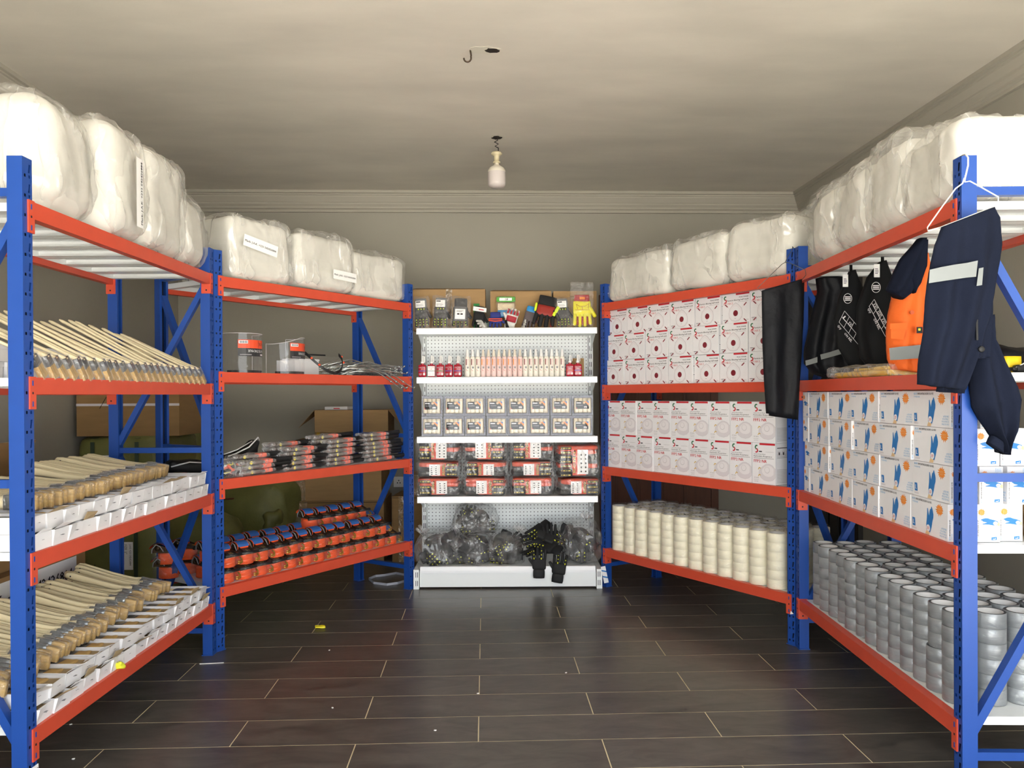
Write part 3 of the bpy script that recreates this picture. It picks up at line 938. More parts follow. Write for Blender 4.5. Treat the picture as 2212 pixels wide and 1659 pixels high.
# ------------------------------------------------------------------ foam packs on the top shelves
M_FOAM = mat('white_foam_sheet', '#dad8cf', .8, var=.06, vscale=5, bump=.3, bscale=5, stretch=(1, 1, 4))
M_FOAMW = film('loose_foam_bag', .15, tint='#f2f0ea', haze=.05, crease_glint=.26, rough=.15, bscale=2.9, bump=.9, stretch=(3.2, 3.2, .7), rot=(0.3, 0.6, 0), dist=.25, detail=2)
M_STICK = mat('white_sticker', '#f5f4f2', .5)
def foam(r, s0, s1, d0, d1, h, label, seed, text=None, lean=0.0, rnd=.05, yaw=0.0, wrapgap=.010, taper=0.0, knot=None):
    w, dp = s1 - s0, d1 - d0
    z = LV[r][3] + .001
    def shp(p):
        k = (p.z / h + .5)
        return Vector((p.x * (1 - taper * k) + lean * k, p.y * (1 - .06 * k), p.z))
    q = MB(); q.soft(w, dp, h, rnd, M_FOAM, 22, T(0, 0, h / 2), amp=.018, freq=4.5, seed=seed, shape=shp, amp2=.004)
    zmin = min(v[2] for v in q.v); q.v = [(x, y, max(zz - zmin, 0) * 1.0) for x, y, zz in q.v]
    g = wrapgap
    f = MB(); f.soft(w + 2 * g, dp + 2 * g, h + g, rnd + g * .5, M_FOAMW, 26, T(0, 0, (h + g) / 2), amp=.022, freq=5.5, seed=seed + 3.3, shape=shp, amp2=.011)
    zmin = min(v[2] for v in f.v); f.v = [(x, y, max(zz - zmin, .0)) for x, y, zz in f.v]
    parts = [('foam_block', q.mesh('foam_block')), ('plastic_bag', f.mesh('plastic_bag'))]
    if knot:
        k = MB(); kx, kz, kr = knot
        k.soft(kr * 2, kr * 1.2, kr * 1.6, kr * .55, M_FOAMW, 8, T(kx, 0, kz), amp=kr * .5, freq=9, seed=seed, amp2=kr * .3)
        parts.append(('gathered_bag_top', k.mesh('gathered_bag_top')))
    if text:
        tx, tz, rot, wd, tw, th = text
        t = MB(); ca, sa = math.cos(rot), math.sin(rot)
        def pt(u, v): return (tx + u * ca - v * sa, tz + u * sa + v * ca)
        t.flat([pt(-wd * .05, -th * .6), pt(wd * 1.05, -th * .6), pt(wd * 1.05, th * .6), pt(-wd * .05, th * .6)], M_STICK, -dp / 2 - .040)
        put_text(t, 'Mark: J.A.K. +233 542426884', tx + .02 * sa, tz - .006 * ca, tw, M_INK, -dp / 2 - .0408, width=wd, rot=rot, bold=1)
        parts.append(('shipping_mark', t.mesh('shipping_mark')))
    thing('foam_pack', label, 'packaging', parts, at(r, (s0 + s1) / 2, (d0 + d1) / 2, z, R(yaw)), 'bagged white foam packs on the top shelves')
foam('A', .16, .50, .02, .47, .392, 'bagged white foam pack at the front end of the left rack', 1.0, rnd=.10)
foam('A', .51, .82, -.01, .47, .425, 'bagged foam pack with a vertical printed mark, second on the left rack', 2.1, text=(-.02, .06, R(90), .24, .013, .045), rnd=.08)
foam('A', .825, 1.18, -.01, .47, .41, 'bagged white foam pack, third along the left rack', 3.4, rnd=.07)
foam('A', 1.185, 1.465, .0, .46, .33, 'bagged white foam pack at the far end of the left rack', 4.2, rnd=.09)
foam('B', .13, .52, .02, .48, .315, 'bagged foam pack with slanted printed mark beside the double blue post', 5.5, text=(-.15, .20, R(-9), .20, .011, .05), rnd=.04, lean=-.02)
foam('B', .545, .985, .0, .48, .31, 'bagged white foam pack in the middle of the back left rack', 6.3, text=(.01, .10, R(-2), .17, .010, .045), rnd=.05)
foam('B', .995, 1.475, .02, .48, .275, 'long bagged foam pack nearest the gondola on the back left rack', 7.7, rnd=.05, wrapgap=.007)
foam('C', .055, .595, .02, .48, .27, 'long bagged foam pack nearest the gondola on the back right rack', 8.8, rnd=.04, wrapgap=.007)
foam('C', .61, 1.035, .02, .48, .285, 'bagged white foam pack in the middle of the back right rack', 9.6, rnd=.05)
foam('C', 1.045, 1.47, .02, .48, .31, 'bagged foam pack beside the hanging black trousers hook', 10.4, rnd=.06, knot=(.12, .33, .05))
foam('D', .12, .42, .02, .46, .33, 'crumpled loose foam bag at the far end of the right rack', 11.2, rnd=.1, wrapgap=.03, knot=(-.05, .30, .07))
foam('D', .43, .74, .03, .46, .34, 'crumpled foam bag, second from the far end of the right rack', 12.9, rnd=.09, wrapgap=.025, knot=(.10, .34, .05))
foam('D', .75, 1.06, .03, .46, .345, 'bagged foam pack with loose bag top, third along the right rack', 13.3, rnd=.08, wrapgap=.025, knot=(.02, .35, .06))
foam('D', 1.075, 1.435, .02, .48, .262, 'clean square white foam pack at the near end of the right rack', 14.8, rnd=.045, wrapgap=.008)

# ------------------------------------------------------------------ paintbrushes
M_BEECH = mat('pale_beech_wood', '#e3d3ac', .5, var=.10, vscale=4, stretch=(2, 14, 14))
M_FERR = mat('tinned_ferrule', '#84888c', .3, metal=.8, var=.2, vscale=30)
M_BRIS = mat('natural_bristle', '#bf9e64', .75, var=.22, vscale=18, stretch=(1, 10, 3))
def brush_meshes(W=.05):
    q = MB()
    st = [(.088, W * .46, .0065), (.12, W * .30, .0062), (.16, .0125, .006), (.23, .0115, .0058), (.31, .0150, .0058), (.36, .0170, .0055), (.385, .0125, .0045), (.392, .005, .003)]
    vs = []; n = 8
    for x, hw, ht in st:
        for k in range(n):
            a = 2 * math.pi * (k + .5) / n
            c, s = math.cos(a), math.sin(a)
            vs.append((x, hw * max(-1, min(1, c * 1.25)), ht * max(-1, min(1, s * 1.25))))
    fs = [(i * n + k, i * n + (k + 1) % n, (i + 1) * n + (k + 1) % n, (i + 1) * n + k) for i in range(len(st) - 1) for k in range(n)]
    fs += [tuple(reversed(range(n))), tuple((len(st) - 1) * n + k for k in range(n))]
    q.add(vs, fs, M_BEECH, None, True)
    disc_n = 8
    q.add([(.367 + .004 * math.cos(2 * math.pi * k / disc_n), .004 * math.sin(2 * math.pi * k / disc_n), sg * .0060) for sg in (-1, 1) for k in range(disc_n)],
          [tuple(range(disc_n)), tuple(range(disc_n, 2 * disc_n))], M_HOLE)
    h = q.mesh('handle')
    q = MB(); q.soft(.044, W, .0165, .003, M_FERR, 3, T(.068, 0, 0)); f = q.mesh('ferrule')
    q = MB(); q.soft(.048, W * .98, .0150, .0025, M_BRIS, 4, T(.024, 0, 0), amp=.0015, freq=60); b = q.mesh('bristles')
    q = MB(); q.soft(.100, W + .006, .020, .006, M_FILM, 5, T(.050, 0, 0), amp=.004, freq=25, amp2=.003); w = q.mesh('plastic_sleeve')
    return [('handle', h), ('ferrule', f), ('bristles', b), ('plastic_sleeve', w)]
BR = brush_meshes()
BRX = BR[:3]
def brush(M, label, group, sleeve=True):
    thing('paintbrush', label, 'paintbrush', BR if sleeve else BRX, M, group)
def brush_at(r, s, d, z, rise, yaw, edge, roll=0):
    """bristle tip at (s,d,z); handle runs to the back (+d); edge: blade stands on its edge"""
    return at(r, s, d, z) @ Matrix.Rotation(R(90 + yaw), 4, 'Z') @ Matrix.Rotation(-R(rise), 4, 'Y') @ Matrix.Rotation(R(90 if edge else 0) + R(roll), 4, 'X')
# second shelf from top: angled radiator brushes, heads along the beam, long handles leaning back over white boxes
z2 = LV['A'][2]
def radiator_brush():
    N = Vector((-.030, .016, .066)); E = N + Vector((-.115, .285, .158))
    d = (E - N).normalized()
    q = MB(); L = (E - N).length; pts = [N + d * (L * t) for t in (-.02, .04, .15, .5, .85, .96, 1.0)]
    q.tube(pts, .006, M_BEECH, 8, radii=[.0075, .008, .0055, .0052, .006, .0066, .003]); h = q.mesh('handle')
    hd = Vector((0, 0, 0)) - N; hd.normalize()
    def blk(t0, t1, w0, w1, th, m, name):
        q = MB(); vs = []
        side = Vector((1, .25, .25)); side = (side - hd * side.dot(hd)).normalized(); nn = hd.cross(side)
        for t, w in ((t0, w0), (t1, w1)):
            c = N + hd * t
            for i, j in ((-1, -1), (1, -1), (1, 1), (-1, 1)): vs.append(c + side * (i * w / 2) + nn * (j * th / 2))
        q.add(vs, [(0, 1, 2, 3), (7, 6, 5, 4), (0, 4, 5, 1), (1, 5, 6, 2), (2, 6, 7, 3), (3, 7, 4, 0)], m)
        return q.mesh(name)
    f = blk(-.004, .030, .034, .044, .015, M_FERRD, 'ferrule'); b = blk(.030, .073, .042, .046, .014, M_BRIS, 'bristles'); w = blk(-.008, .074, .044, .052, .022, M_FILM, 'plastic_sleeve')
    return [('handle', h), ('ferrule', f), ('bristles', b), ('plastic_sleeve', w)]
M_FERRD = mat('dark_tin_ferrule', '#5d5f62', .35, metal=.6, var=.2, vscale=30)
RB = radiator_brush()
for i in range(24):
    s = .118 + .0555 * i + jit(.010)
    thing('radiator_brush', f'long-handled angled paintbrush leaning back on the upper left shelf, {ORD[i] if i < 20 else "twenty-" + ORD[i - 20]} from front', 'paintbrush', RB,
          at('A', s, .006 + jit(.004), z2 + .0015, R(jit(5)), R(jit(3.0) + 1), R(jit(3))), 'angled paintbrushes leaning in a row on the upper shelf')
# middle shelf piles
z1 = LV['A'][1]
for i in range(23):
    brush(brush_at('A', .16 + .0215 * i + jit(.004), .075 + jit(.012), z1 + .135 + jit(.004), 4 + jit(1.5), jit(3), True, jit(5) - 4), 'wrapped paintbrush in the nearer pile on the middle left shelf', 'paintbrushes piled at the near end of the middle shelf')
for i in range(27):
    brush(brush_at('A', .70 + .0215 * i + jit(.004), .085 + .0012 * i + jit(.012), z1 + .137 + jit(.004), 9 + jit(2), jit(3), True, jit(5) - 4), 'wrapped paintbrush in the farther pile on the middle left shelf', 'paintbrushes piled at the far end of the middle shelf')
# bottom shelf pile
z0 = LV['A'][0]
for i in range(78):
    s = .04 + .0165 * i + jit(.004)
    brush(brush_at('A', s, .105 + .0007 * i + jit(.022), z0 + .122 + .006 * math.sin(i * .7) + jit(.005), 13 + jit(3), 3 + jit(2.5), True, jit(6)), 'wrapped paintbrush in the long pile on the bottom left shelf', 'paintbrushes piled along the bottom shelf')

# ------------------------------------------------------------------ open white brush boxes
def open_box(W, D, H, seed):
    t = .0014; q = MB()
    q.box(-W / 2, W / 2, 0, D, 0, t, M_WHITE)
    q.box(-W / 2, W / 2, 0, t, t, H, M_WHITE); q.box(-W / 2, W / 2, D - t, D, t, H, M_WHITE)
    q.box(-W / 2, -W / 2 + t, t, D - t, t, H, M_WHITE); q.box(W / 2 - t, W / 2, t, D - t, t, H, M_WHITE)
    q.box(-.006, .006, -.0008, 0, H * .55, H * .55 + .001, M_GINK)
    rnd = random.Random(seed)
    if seed:
        q.v = [(x + (rnd.uniform(-.004, .004) if z > .01 else 0), y - (rnd.uniform(0, .012) if (z > .01 and y < .01) else 0), z) for x, y, z in q.v]
    return q.mesh('box_body')
def flap_me(W, H, seed, m):
    rnd = random.Random(seed); q = MB()
    x0 = -W / 2 + rnd.uniform(0, .02); x1 = W / 2 - rnd.uniform(0, .03)
    a = rnd.uniform(-1.0, 1.2); L = rnd.uniform(.02, .045)
    y1 = -math.cos(a) * L; zz = H + math.sin(a) * L * .8
    q.add([(x0, 0, H), (x1, 0, H), (x1 + rnd.uniform(-.01, .01), y1, zz), (x0 + rnd.uniform(-.01, .02), y1 + .004, zz + .006),
           (x0, .0012, H), (x1, .0012, H), (x1, y1 + .0012, zz + .0012), (x0 + .005, y1 + .0052, zz + .0072)],
          [(0, 1, 2, 3), (7, 6, 5, 4), (0, 4, 5, 1), (1, 5, 6, 2), (2, 6, 7, 3), (3, 7, 4, 0)], m)
    return q.mesh('torn_flap')
def fill_me(W, D, H):
    q = MB(); q.box(-W / 2 + .003, W / 2 - .003, .003, D - .003, H * .72, H * .76, M_CARDIN); return q.mesh('card_insert')
rowl = ['lower', 'upper']
for lvl, (zb, hb, nm) in enumerate(((z0, .0475, 'bottom'), (z1, .0525, 'middle'))):
    bodies = [open_box(.0885, .30, hb, k) for k in range(5)]
    flaps = [flap_me(.088, hb, k + 11, M_WHITE if k % 3 else M_CARDIN) for k in range(6)]
    ins = fill_me(.0885, .30, hb)
    for rr in range(2):
        for i in range(15):
            s = .098 + .0925 * i + jit(.003)
            parts = [('box_body', bodies[random.randrange(5)]), ('card_insert', ins)]
            if random.random() < (.65 if rr else .35): parts.append(('torn_flap', flaps[random.randrange(6)]))
            d0 = .008 + jit(.004) + (.012 if rr else 0)
            zz = zb + .0005 + rr * (hb + .001)
            thing('brush_box', f'open white card box of brushes, {ORD[i]} from front, {rowl[rr]} row on the {nm} left shelf', 'box', parts, at('A', s, d0, zz, R(jit(2.5)), 0, R(jit(1.5)) if rr else 0), 'open white brush boxes on the left rack')
            if rr == 1 and i % 1 == 0:
                brush(at('A', s, d0 + .045, zz + hb * .74) @ Matrix.Rotation(R(90 + jit(6)), 4, 'Z') @ Matrix.Rotation(-R(1.0), 4, 'Y'), f'paintbrush lying flat in an open white box on the {nm} left shelf', f'paintbrushes lying in the open boxes on the {nm} shelf', False)
# closed white boxes behind the leaning brushes
cb = MB(); cb.box(-.115, .115, 0, .2, 0, .058, M_WHITE); cb.box(-.1155, .1155, -.0006, .2, .040, .0405, M_LGREY); cb = cb.mesh('carton')
lid = MB(); lid.box(-.117, .117, -.002, .202, .041, .0585, M_WHITE); lid = lid.mesh('lid')
for rr in range(2):
    for i in range(6):
        thing('brush_carton', f'closed white carton behind the leaning brushes, {ORD[i]} from front, {rowl[rr]} layer', 'box', [('carton', cb), ('lid', lid)],
              at('A', .17 + .236 * i + jit(.006), .24 + jit(.01), z2 + .0005 + rr * .0595, R(jit(2))), 'closed white cartons on the upper left shelf')

# ------------------------------------------------------------------ small scraps
q = MB(); q.soft(.03, .022, .026, .006, M_YEL, 4, T(0, 0, .013), amp=.014, freq=60); 
thing('plastic_flower', 'small crumpled yellow scrap on the bottom left beam', 'scrap', q.mesh('plastic_flower'), at('A', .565, .0, z0 + .001 - .0))
# ------------------------------------------------------------------ ratchet straps on the bottom shelf of rack B
M_STRAP = mat('orange_webbing', '#f5591a', .6, var=.12, vscale=6, stretch=(1, 1, 40), bump=.3, bscale=60)
M_RPLATE = mat('brown_zinc_ratchet', '#4a3a28', .3, metal=.7, var=.3, vscale=14)
M_GRIP = mat('black_rubber_grip', '#161617', .5)
M_BLAB = mat('blue_fabric_label', '#2a5fa8', .55, var=.15, vscale=20)
def strap_meshes():
    rl, hl = .049, .056
    q = MB(); prof = [(.02, .001)]
    for k in range(8):
        prof += [(rl - .0012, k * .007), (rl, k * .007 + .0012), (rl, k * .007 + .0058)]
    prof += [(rl - .0012, hl), (.02, hl)]
    q.lathe(prof, M_STRAP, 20, T(0, .055, 0), cap=False)
    roll = q.mesh('strap_roll')
    q = MB()       # ratchet body: sloping plates from the drum down to the handle
    for x in (-.030, .030):
        q.add([(x - .002, .010, .058), (x - .002, .128, .062), (x - .002, .118, .098), (x - .002, .085, .098), (x - .002, .012, .070),
               (x + .002, .010, .058), (x + .002, .128, .062), (x + .002, .118, .098), (x + .002, .085, .098), (x + .002, .012, .070)],
              [(4, 3, 2, 1, 0), (5, 6, 7, 8, 9), (0, 1, 6, 5), (1, 2, 7, 6), (2, 3, 8, 7), (3, 4, 9, 8), (4, 0, 5, 9)], M_RPLATE)
    q.add([(-.032, .010, .066), (.032, .010, .066), (.032, .075, .082), (-.032, .075, .082), (-.032, .010, .063), (.032, .010, .063), (.032, .075, .079), (-.032, .075, .079)],
          [(0, 1, 2, 3), (7, 6, 5, 4), (0, 4, 5, 1), (2, 6, 7, 3), (1, 5, 6, 2), (3, 7, 4, 0)], M_RPLATE)
    for x in (-.006, .006): q.bar((x, .008, .069), (x, .03, .0735), .004, .003, M_GOLD)
    body = q.mesh('ratchet_body')
    q = MB(); q.tube([(-.049, .000, .062), (.049, .000, .062)], .0088, M_GRIP, 8); grip = q.mesh('handle_grip')
    q = MB(); pts = []
    n = 9
    for k in range(n):          # blue label strap arching over the drum
        a = R(200 - 200 * k / (n - 1)); pts.append((.098 + .042 * math.cos(a), .084 + .027 * math.sin(a)))
    vs = []
    for y, z in pts: vs += [(-.032, y, z), (.032, y, z)]
    q.add(vs, [(2 * i, 2 * i + 1, 2 * i + 3, 2 * i + 2) for i in range(n - 1)], M_BLAB)
    vs = [(x * 1.12, y, z - .002) for x, y, z in vs]
    q.add(vs, [(2 * i, 2 * i + 1, 2 * i + 3, 2 * i + 2) for i in range(n - 1)], M_STRAP)
    lab = q.mesh('blue_label')
    q = MB(); q.lathe([(.003, -.04), (.016, -.035), (.016, .035), (.003, .04)], M_RPLATE, 12, T(0, .098, .086, 0, 0, R(90))); drum = q.mesh('ratchet_drum')
    q = MB()
    for dz in (0, .010):
        q.tube([(.052, .012, .046), (.058, .000, .030 + dz * .4), (.056, -.004, .018 + dz), (.040, -.006, .014 + dz), (.030, -.004, .018 + dz)], .0042, M_GOLD, 6)
    hook = q.mesh('hook')
    q = MB(); q.tube([(-.034, .07, .066), (-.036, .085, .094), (-.036, .105, .104), (-.035, .125, .082), (-.033, .128, .06)], .0026, mat('grey_band', '#8f9096', .5), 6); tie = q.mesh('grey_band')
    q = MB(); q.soft(.108, .135, .070, .025, M_FILMT, 6, T(0, .058, .037), amp=.008, freq=14, seed=2, amp2=.004); fl = q.mesh('plastic_bag')
    return [('strap_roll', roll), ('ratchet_body', body), ('handle_grip', grip), ('blue_label', lab), ('ratchet_drum', drum), ('hook', hook), ('grey_band', tie), ('plastic_bag', fl)]
ST = strap_meshes()
zb = LV['B'][0]
def strap(s, d, z, label, yaw=0):
    thing('ratchet_strap', label, 'strap', ST, at('B', s, d, z, R(yaw + jit(5)), R(jit(1.5)), R(jit(1.5))), 'coiled orange ratchet straps')
lay = ['lower', 'upper', 'third']
for j in range(2):
    for k in range(3 if j else 2):
        for i in range(13):
            if k == 2 and not 7 <= i <= 11: continue
            if j == 0 and k == 1 and i == 12: continue
            strap(.112 + .1035 * i + jit(.004) + (.012 if k == 1 else 0) + (.03 if j else 0) - (.02 if k == 2 else 0), .028 + .19 * j + jit(.005) + (-.012 if k == 2 else 0), zb + .0008 + k * .078,
                  f'coiled orange ratchet strap, {ORD[i]} from left in the {("front", "rear")[j]} row, {lay[k]} layer')
for k in range(2):
    strap(.060 - .002 * k, .385, zb + .0008 + k * .078, f'coiled orange ratchet strap behind the double post, {lay[k]} one', 40)
    strap(.175, .392, zb + .0008 + k * .078, f'coiled orange ratchet strap beside the rear left post, {lay[k]} one', 30)

# ------------------------------------------------------------------ bagged hand tools on the third shelf of rack B
M_COLLAR = mat('salmon_orange_collar', '#ef5a36', .45)
M_BLADE = mat('dark_wood_blade', '#5d4b44', .5, var=.25, vscale=12)
M_DOT = mat('yellow_price_dot', '#e2d23a', .6)
def tool_meshes():
    q = MB(); q.soft(.150, .062, .018, .008, M_BLADE, 4, T(.075, .031, .011)); blade = q.mesh('blade')
    q = MB(); q.soft(.058, .040, .0245, .008, M_COLLAR, 4, T(.176, .031, .0115)); col = q.mesh('collar')
    q = MB(); rad = []; pts = []
    for k in range(27):
        x = .200 + k * .0052; pts.append((x, .031, .0125)); rad.append(.0128 + (.0012 if k % 2 else 0) - (.004 if k in (0, 26) else 0))
    q.tube(pts, .012, M_GRIP, 10, radii=rad); grip = q.mesh('grip')
    q = MB(); q.lathe([(.0085, 0), (.0085, .0008)], M_DOT, 14, T(.062, -.0012, .013, 0, R(90))); dot = q.mesh('price_dot')
    q = MB(); q.soft(.232, .072, .0255, .012, M_FILMH, 7, T(.100, .031, .0128), amp=.006, freq=16, amp2=.005); bag = q.mesh('plastic_bag')
    return [('blade', blade), ('collar', col), ('grip', grip), ('price_dot', dot), ('plastic_bag', bag)]
TM = tool_meshes()
zc = LV['B'][1]
stacks = [(.17, .03, 3, -4), (.19, .10, 4, -8), (.475, .035, 5, 0), (.44, .115, 6, 3), (.80, .04, 6, 1), (.76, .12, 7, -3), (1.135, .04, 7, -2)]
names = ['front stack nearest the double post', 'rear stack nearest the double post', 'second front stack from the left', 'second rear stack from the left', 'third front stack from the left', 'third rear stack from the left', 'tallest stack beside the far post']
for (s, d, n, yaw), nm in zip(stacks, names):
    for k in range(n):
        thing('hand_tool', f'bagged hand tool with black grip, {ORD[k]} from bottom, {nm}', 'tool', TM, at('B', s + jit(.012) + (.006 * k if nm.startswith('tall') else 0) * -1, d + jit(.004), zc + .0008 + k * .0258, R(yaw + jit(2.5)), 0, R(-2 + jit(1))), 'bagged hand tools with orange collars')
# bag of small black and orange items, and a black strap bag behind
def lumps(q, n, sx, sy, sz, r, mats, seed, M=None):
    rnd = random.Random(seed)
    for i in range(n):
        a = Vector((rnd.uniform(-sx, sx), rnd.uniform(-sy, sy), rnd.uniform(0, sz)))
        dr = Vector((rnd.uniform(-1, 1), rnd.uniform(-1, 1), rnd.uniform(-.4, .4))).normalized() * r * rnd.uniform(2, 4)
        a.z = max(a.z, r); b = a + dr; b.z = max(b.z, r)
        q.capsule(a, b, r, r * .9, mats[i % len(mats)], 6, M)
q = MB(); lumps(q, 40, .075, .04, .06, .008, [M_BLACK, M_BLACK, M_COLLAR, M_BLACK, M_DOT, M_BLACK], 5); bits = q.mesh('cord_ends')
q = MB(); q.soft(.22, .15, .085, .035, M_FILMH, 9, T(0, 0, .043), amp=.02, freq=14, amp2=.01); q.v = [(x, y, max(z, 0.0)) for x, y, z in q.v]; bg1 = q.mesh('plastic_bag')
thing('cord_bag', 'clear bag of black, orange and yellow cords beside the double post', 'bag', [('cord_ends', bits), ('plastic_bag', bg1)], at('B', .155, .085, zc + .001, R(8)))
M_TRIMW = mat('white_piping', '#e9e9ea', .5)
q = MB(); q.soft(.30, .12, .10, .035, M_BLACK, 8, T(0, 0, .055), amp=.03, freq=9, shape=lambda p: Vector((p.x, p.y, p.z + max(0, p.x) * .55)))
zmn = min(v[2] for v in q.v); q.v = [(x, y, z - zmn) for x, y, z in q.v]
body = q.mesh('bag_body')
q = MB(); q.tube([(-.14, -.05, .085), (-.05, -.055, .105), (.05, -.05, .135), (.12, -.045, .185), (.145, -.03, .165)], .004, M_TRIMW, 6); q.tube([(-.14, -.04, .1), (-.03, -.045, .125), (.09, -.03, .165)], .003, M_TRIMW, 6); pip = q.mesh('white_piping')
thing('fabric_pouch', 'black fabric pouch with white piping behind the bagged tools', 'pouch', [('bag_body', body), ('white_piping', pip)], at('B', .32, .26, zc + .001, R(5)))
q = MB(); q.soft(.20, .10, .07, .03, M_BLACK, 7, T(0, 0, .035), amp=.02, freq=12); zmn = min(v[2] for v in q.v); q.v = [(x, y, z - zmn) for x, y, z in q.v]; body = q.mesh('bag_body')
q = MB(); q.tube([(-.09, -.045, .05), (0, -.05, .07), (.09, -.04, .06)], .004, M_TRIMW, 6); pip = q.mesh('white_piping')
thing('fabric_pouch', 'black striped pouch seen between the left racks', 'pouch', [('bag_body', body), ('white_piping', pip)], at('B', .09, .36, zc + .001, R(-20)))

# ------------------------------------------------------------------ face shields, visor, box and wires on the second shelf of rack B
zd = LV['B'][2]
M_OLAB = mat('orange_print', '#e2502c', .5); M_KLAB = mat('charcoal_print', '#2a2a2c', .5)
def arc_sheet(rad, h, a0, a1, n=24, flare=0.0):
    vs = []; fs = []
    for k in range(n + 1):
        a = a0 + (a1 - a0) * k / n
        for z in (0, h * .5, h):
            rr = rad * (1 + flare * z / h)
            vs.append((rr * math.cos(a), rr * math.sin(a), z))
    for k in range(n):
        for j in range(2):
            fs.append((k * 3 + j, (k + 1) * 3 + j, (k + 1) * 3 + j + 1, k * 3 + j + 1))
    return vs, fs
def shield(rad, h, label, M, cut):
    q = MB(); a0, a1 = R(160), R(390)
    vs, fs = arc_sheet(rad, h, a0, a1)
    if cut: vs = [(x, y, z - (max(0, (z / h - .6)) * .10 * max(0, -x / rad) if z > 0 else 0)) for x, y, z in vs]
    q.add(vs, fs, M_FILMS, None, True); sheet = q.mesh('clear_visor')
    q = MB(); top = [(v[0], v[1], v[2]) for i, v in enumerate(vs) if i % 3 == 2]; q.tube(top, .0016, M_LGREY, 5)
    for ii in (0, len(vs) - 3): q.tube([vs[ii], vs[ii + 1], vs[ii + 2]], .0013, M_LGREY, 5)
    rim = q.mesh('visor_rim')
    q = MB()
    def on(u, z, e): a = R(270) + u / rad; rr = rad + e; return (rr * math.cos(a), rr * math.sin(a), z)
    def curved(u0, u1, z0, z1, m, e, n=8):
        vs = [];
        for k in range(n + 1):
            u = u0 + (u1 - u0) * k / n; vs += [on(u, z0, e), on(u, z1, e)]
        q.add(vs, [(2 * k, 2 * k + 2, 2 * k + 3, 2 * k + 1) for k in range(n)], m)
    U = -.075; z0 = h * .42
    curved(U, U + .16, z0 + .042, z0 + .086, M_OLAB, .001); curved(U, U + .16, z0, z0 + .042, M_KLAB, .001)
    curved(U + .004, U + .05, z0 + .066, z0 + .082, M_WHITE, .0015); curved(U + .112, U + .114, z0 + .046, z0 + .084, M_KLAB, .0015)
    def ctext(t, u, z, hh, w, m):
        tv, tf, tw = text_geo(t)
        vs = []
        for a, b in tv: vs.append(on(u - a * w / tw, z - b * hh / .69, .0017))
        q.add(vs, tf, m)
    ctext('NOSK', U + .158, z0 + .072, .016, .042, M_KLAB); ctext('PROTECTIVE MASK', U + .155, z0 + .034, .013, .105, M_WHITE)
    curved(U + .01, U + .07, z0 + .006, z0 + .010, M_GINK, .0015); curved(U + .13, U + .156, z0 + .004, z0 + .013, M_LGREY, .0015)
    for k in range(5): curved(U + .01 + k * .008, U + .014 + k * .008, z0 + .068, z0 + .080, M_INK, .0019, 1)
    lab = q.mesh('upside_down_label')
    q = MB(); vs2, fs2 = arc_sheet(rad - .004, .014, R(190), R(350)); q.add(vs2, fs2, M_GRIP, None, True); band = q.mesh('head_band')
    thing('face_shield', label, 'face shield', [('clear_visor', sheet, [('visor_rim', rim)]), ('upside_down_label', lab), ('head_band', band)], M)
shield(.103, .208, 'clear face shield with upside-down orange label beside the double post', at('B', .275, .14, zd + .001, R(-8)), False)
shield(.115, .205, 'clear face shield with upside-down orange label next to the black visor', at('B', .565, .15, zd + .001, R(14)), True)
q = MB(); q.box(-.105, .105, 0, .14, 0, .088, M_WHITE); q.box(-.08, .1, -.01, .12, .088, .098, M_WHITE); cart = q.mesh('carton')
thing('white_carton', 'white carton behind the black banded visor', 'box', [('carton', cart)], at('B', .80, .22, zd + .001, R(6)))
q = MB(); n = 16; pts = [(.135 * math.cos(R(180 + 180 * k / n)), -.10 * math.sin(R(180 * k / n)) * 1.0, .075 + .055 * math.cos(R(180 + 180 * k / n)) ** 2 - .06 * math.sin(R(180 * k / n))) for k in range(n + 1)]
vs = []; 
for p in pts: vs += [(p[0], p[1], p[2]), (p[0], p[1], p[2] + .018), (p[0] * .96, p[1] * .96, p[2] + .018), (p[0] * .96, p[1] * .96, p[2])]
fs = []
for k in range(n):
    for j in range(4): fs.append((4 * k + j, 4 * k + (j + 1) % 4, 4 * k + 4 + (j + 1) % 4, 4 * k + 4 + j))
q.add(vs, fs, M_GRIP); band = q.mesh('head_band')
q = MB()
for k in (2, 4, 13, 15): q.lathe([(.006, 0), (.006, .008)], M_COLLAR, 8, T(pts[k][0], pts[k][1], pts[k][2] + .01, 0, R(90)))
rv = q.mesh('orange_rivets')
q = MB(); q.add([(-.135, 0, .125), (.135, 0, .125), (.12, .03, .10), (-.12, .03, .10)], [(0, 1, 2, 3)], M_FILMS); 
q.tube([(-.135, 0, .13), (.02, 0, .132)], .005, M_GRIP, 6); vz = q.mesh('clear_visor')
zmn = 0.014
thing('face_shield', 'face shield lying down with black head band and orange rivets', 'face shield', [('head_band', band), ('orange_rivets', rv), ('clear_visor', vz)], at('B', .83, .12, zd - .0125, R(0)))
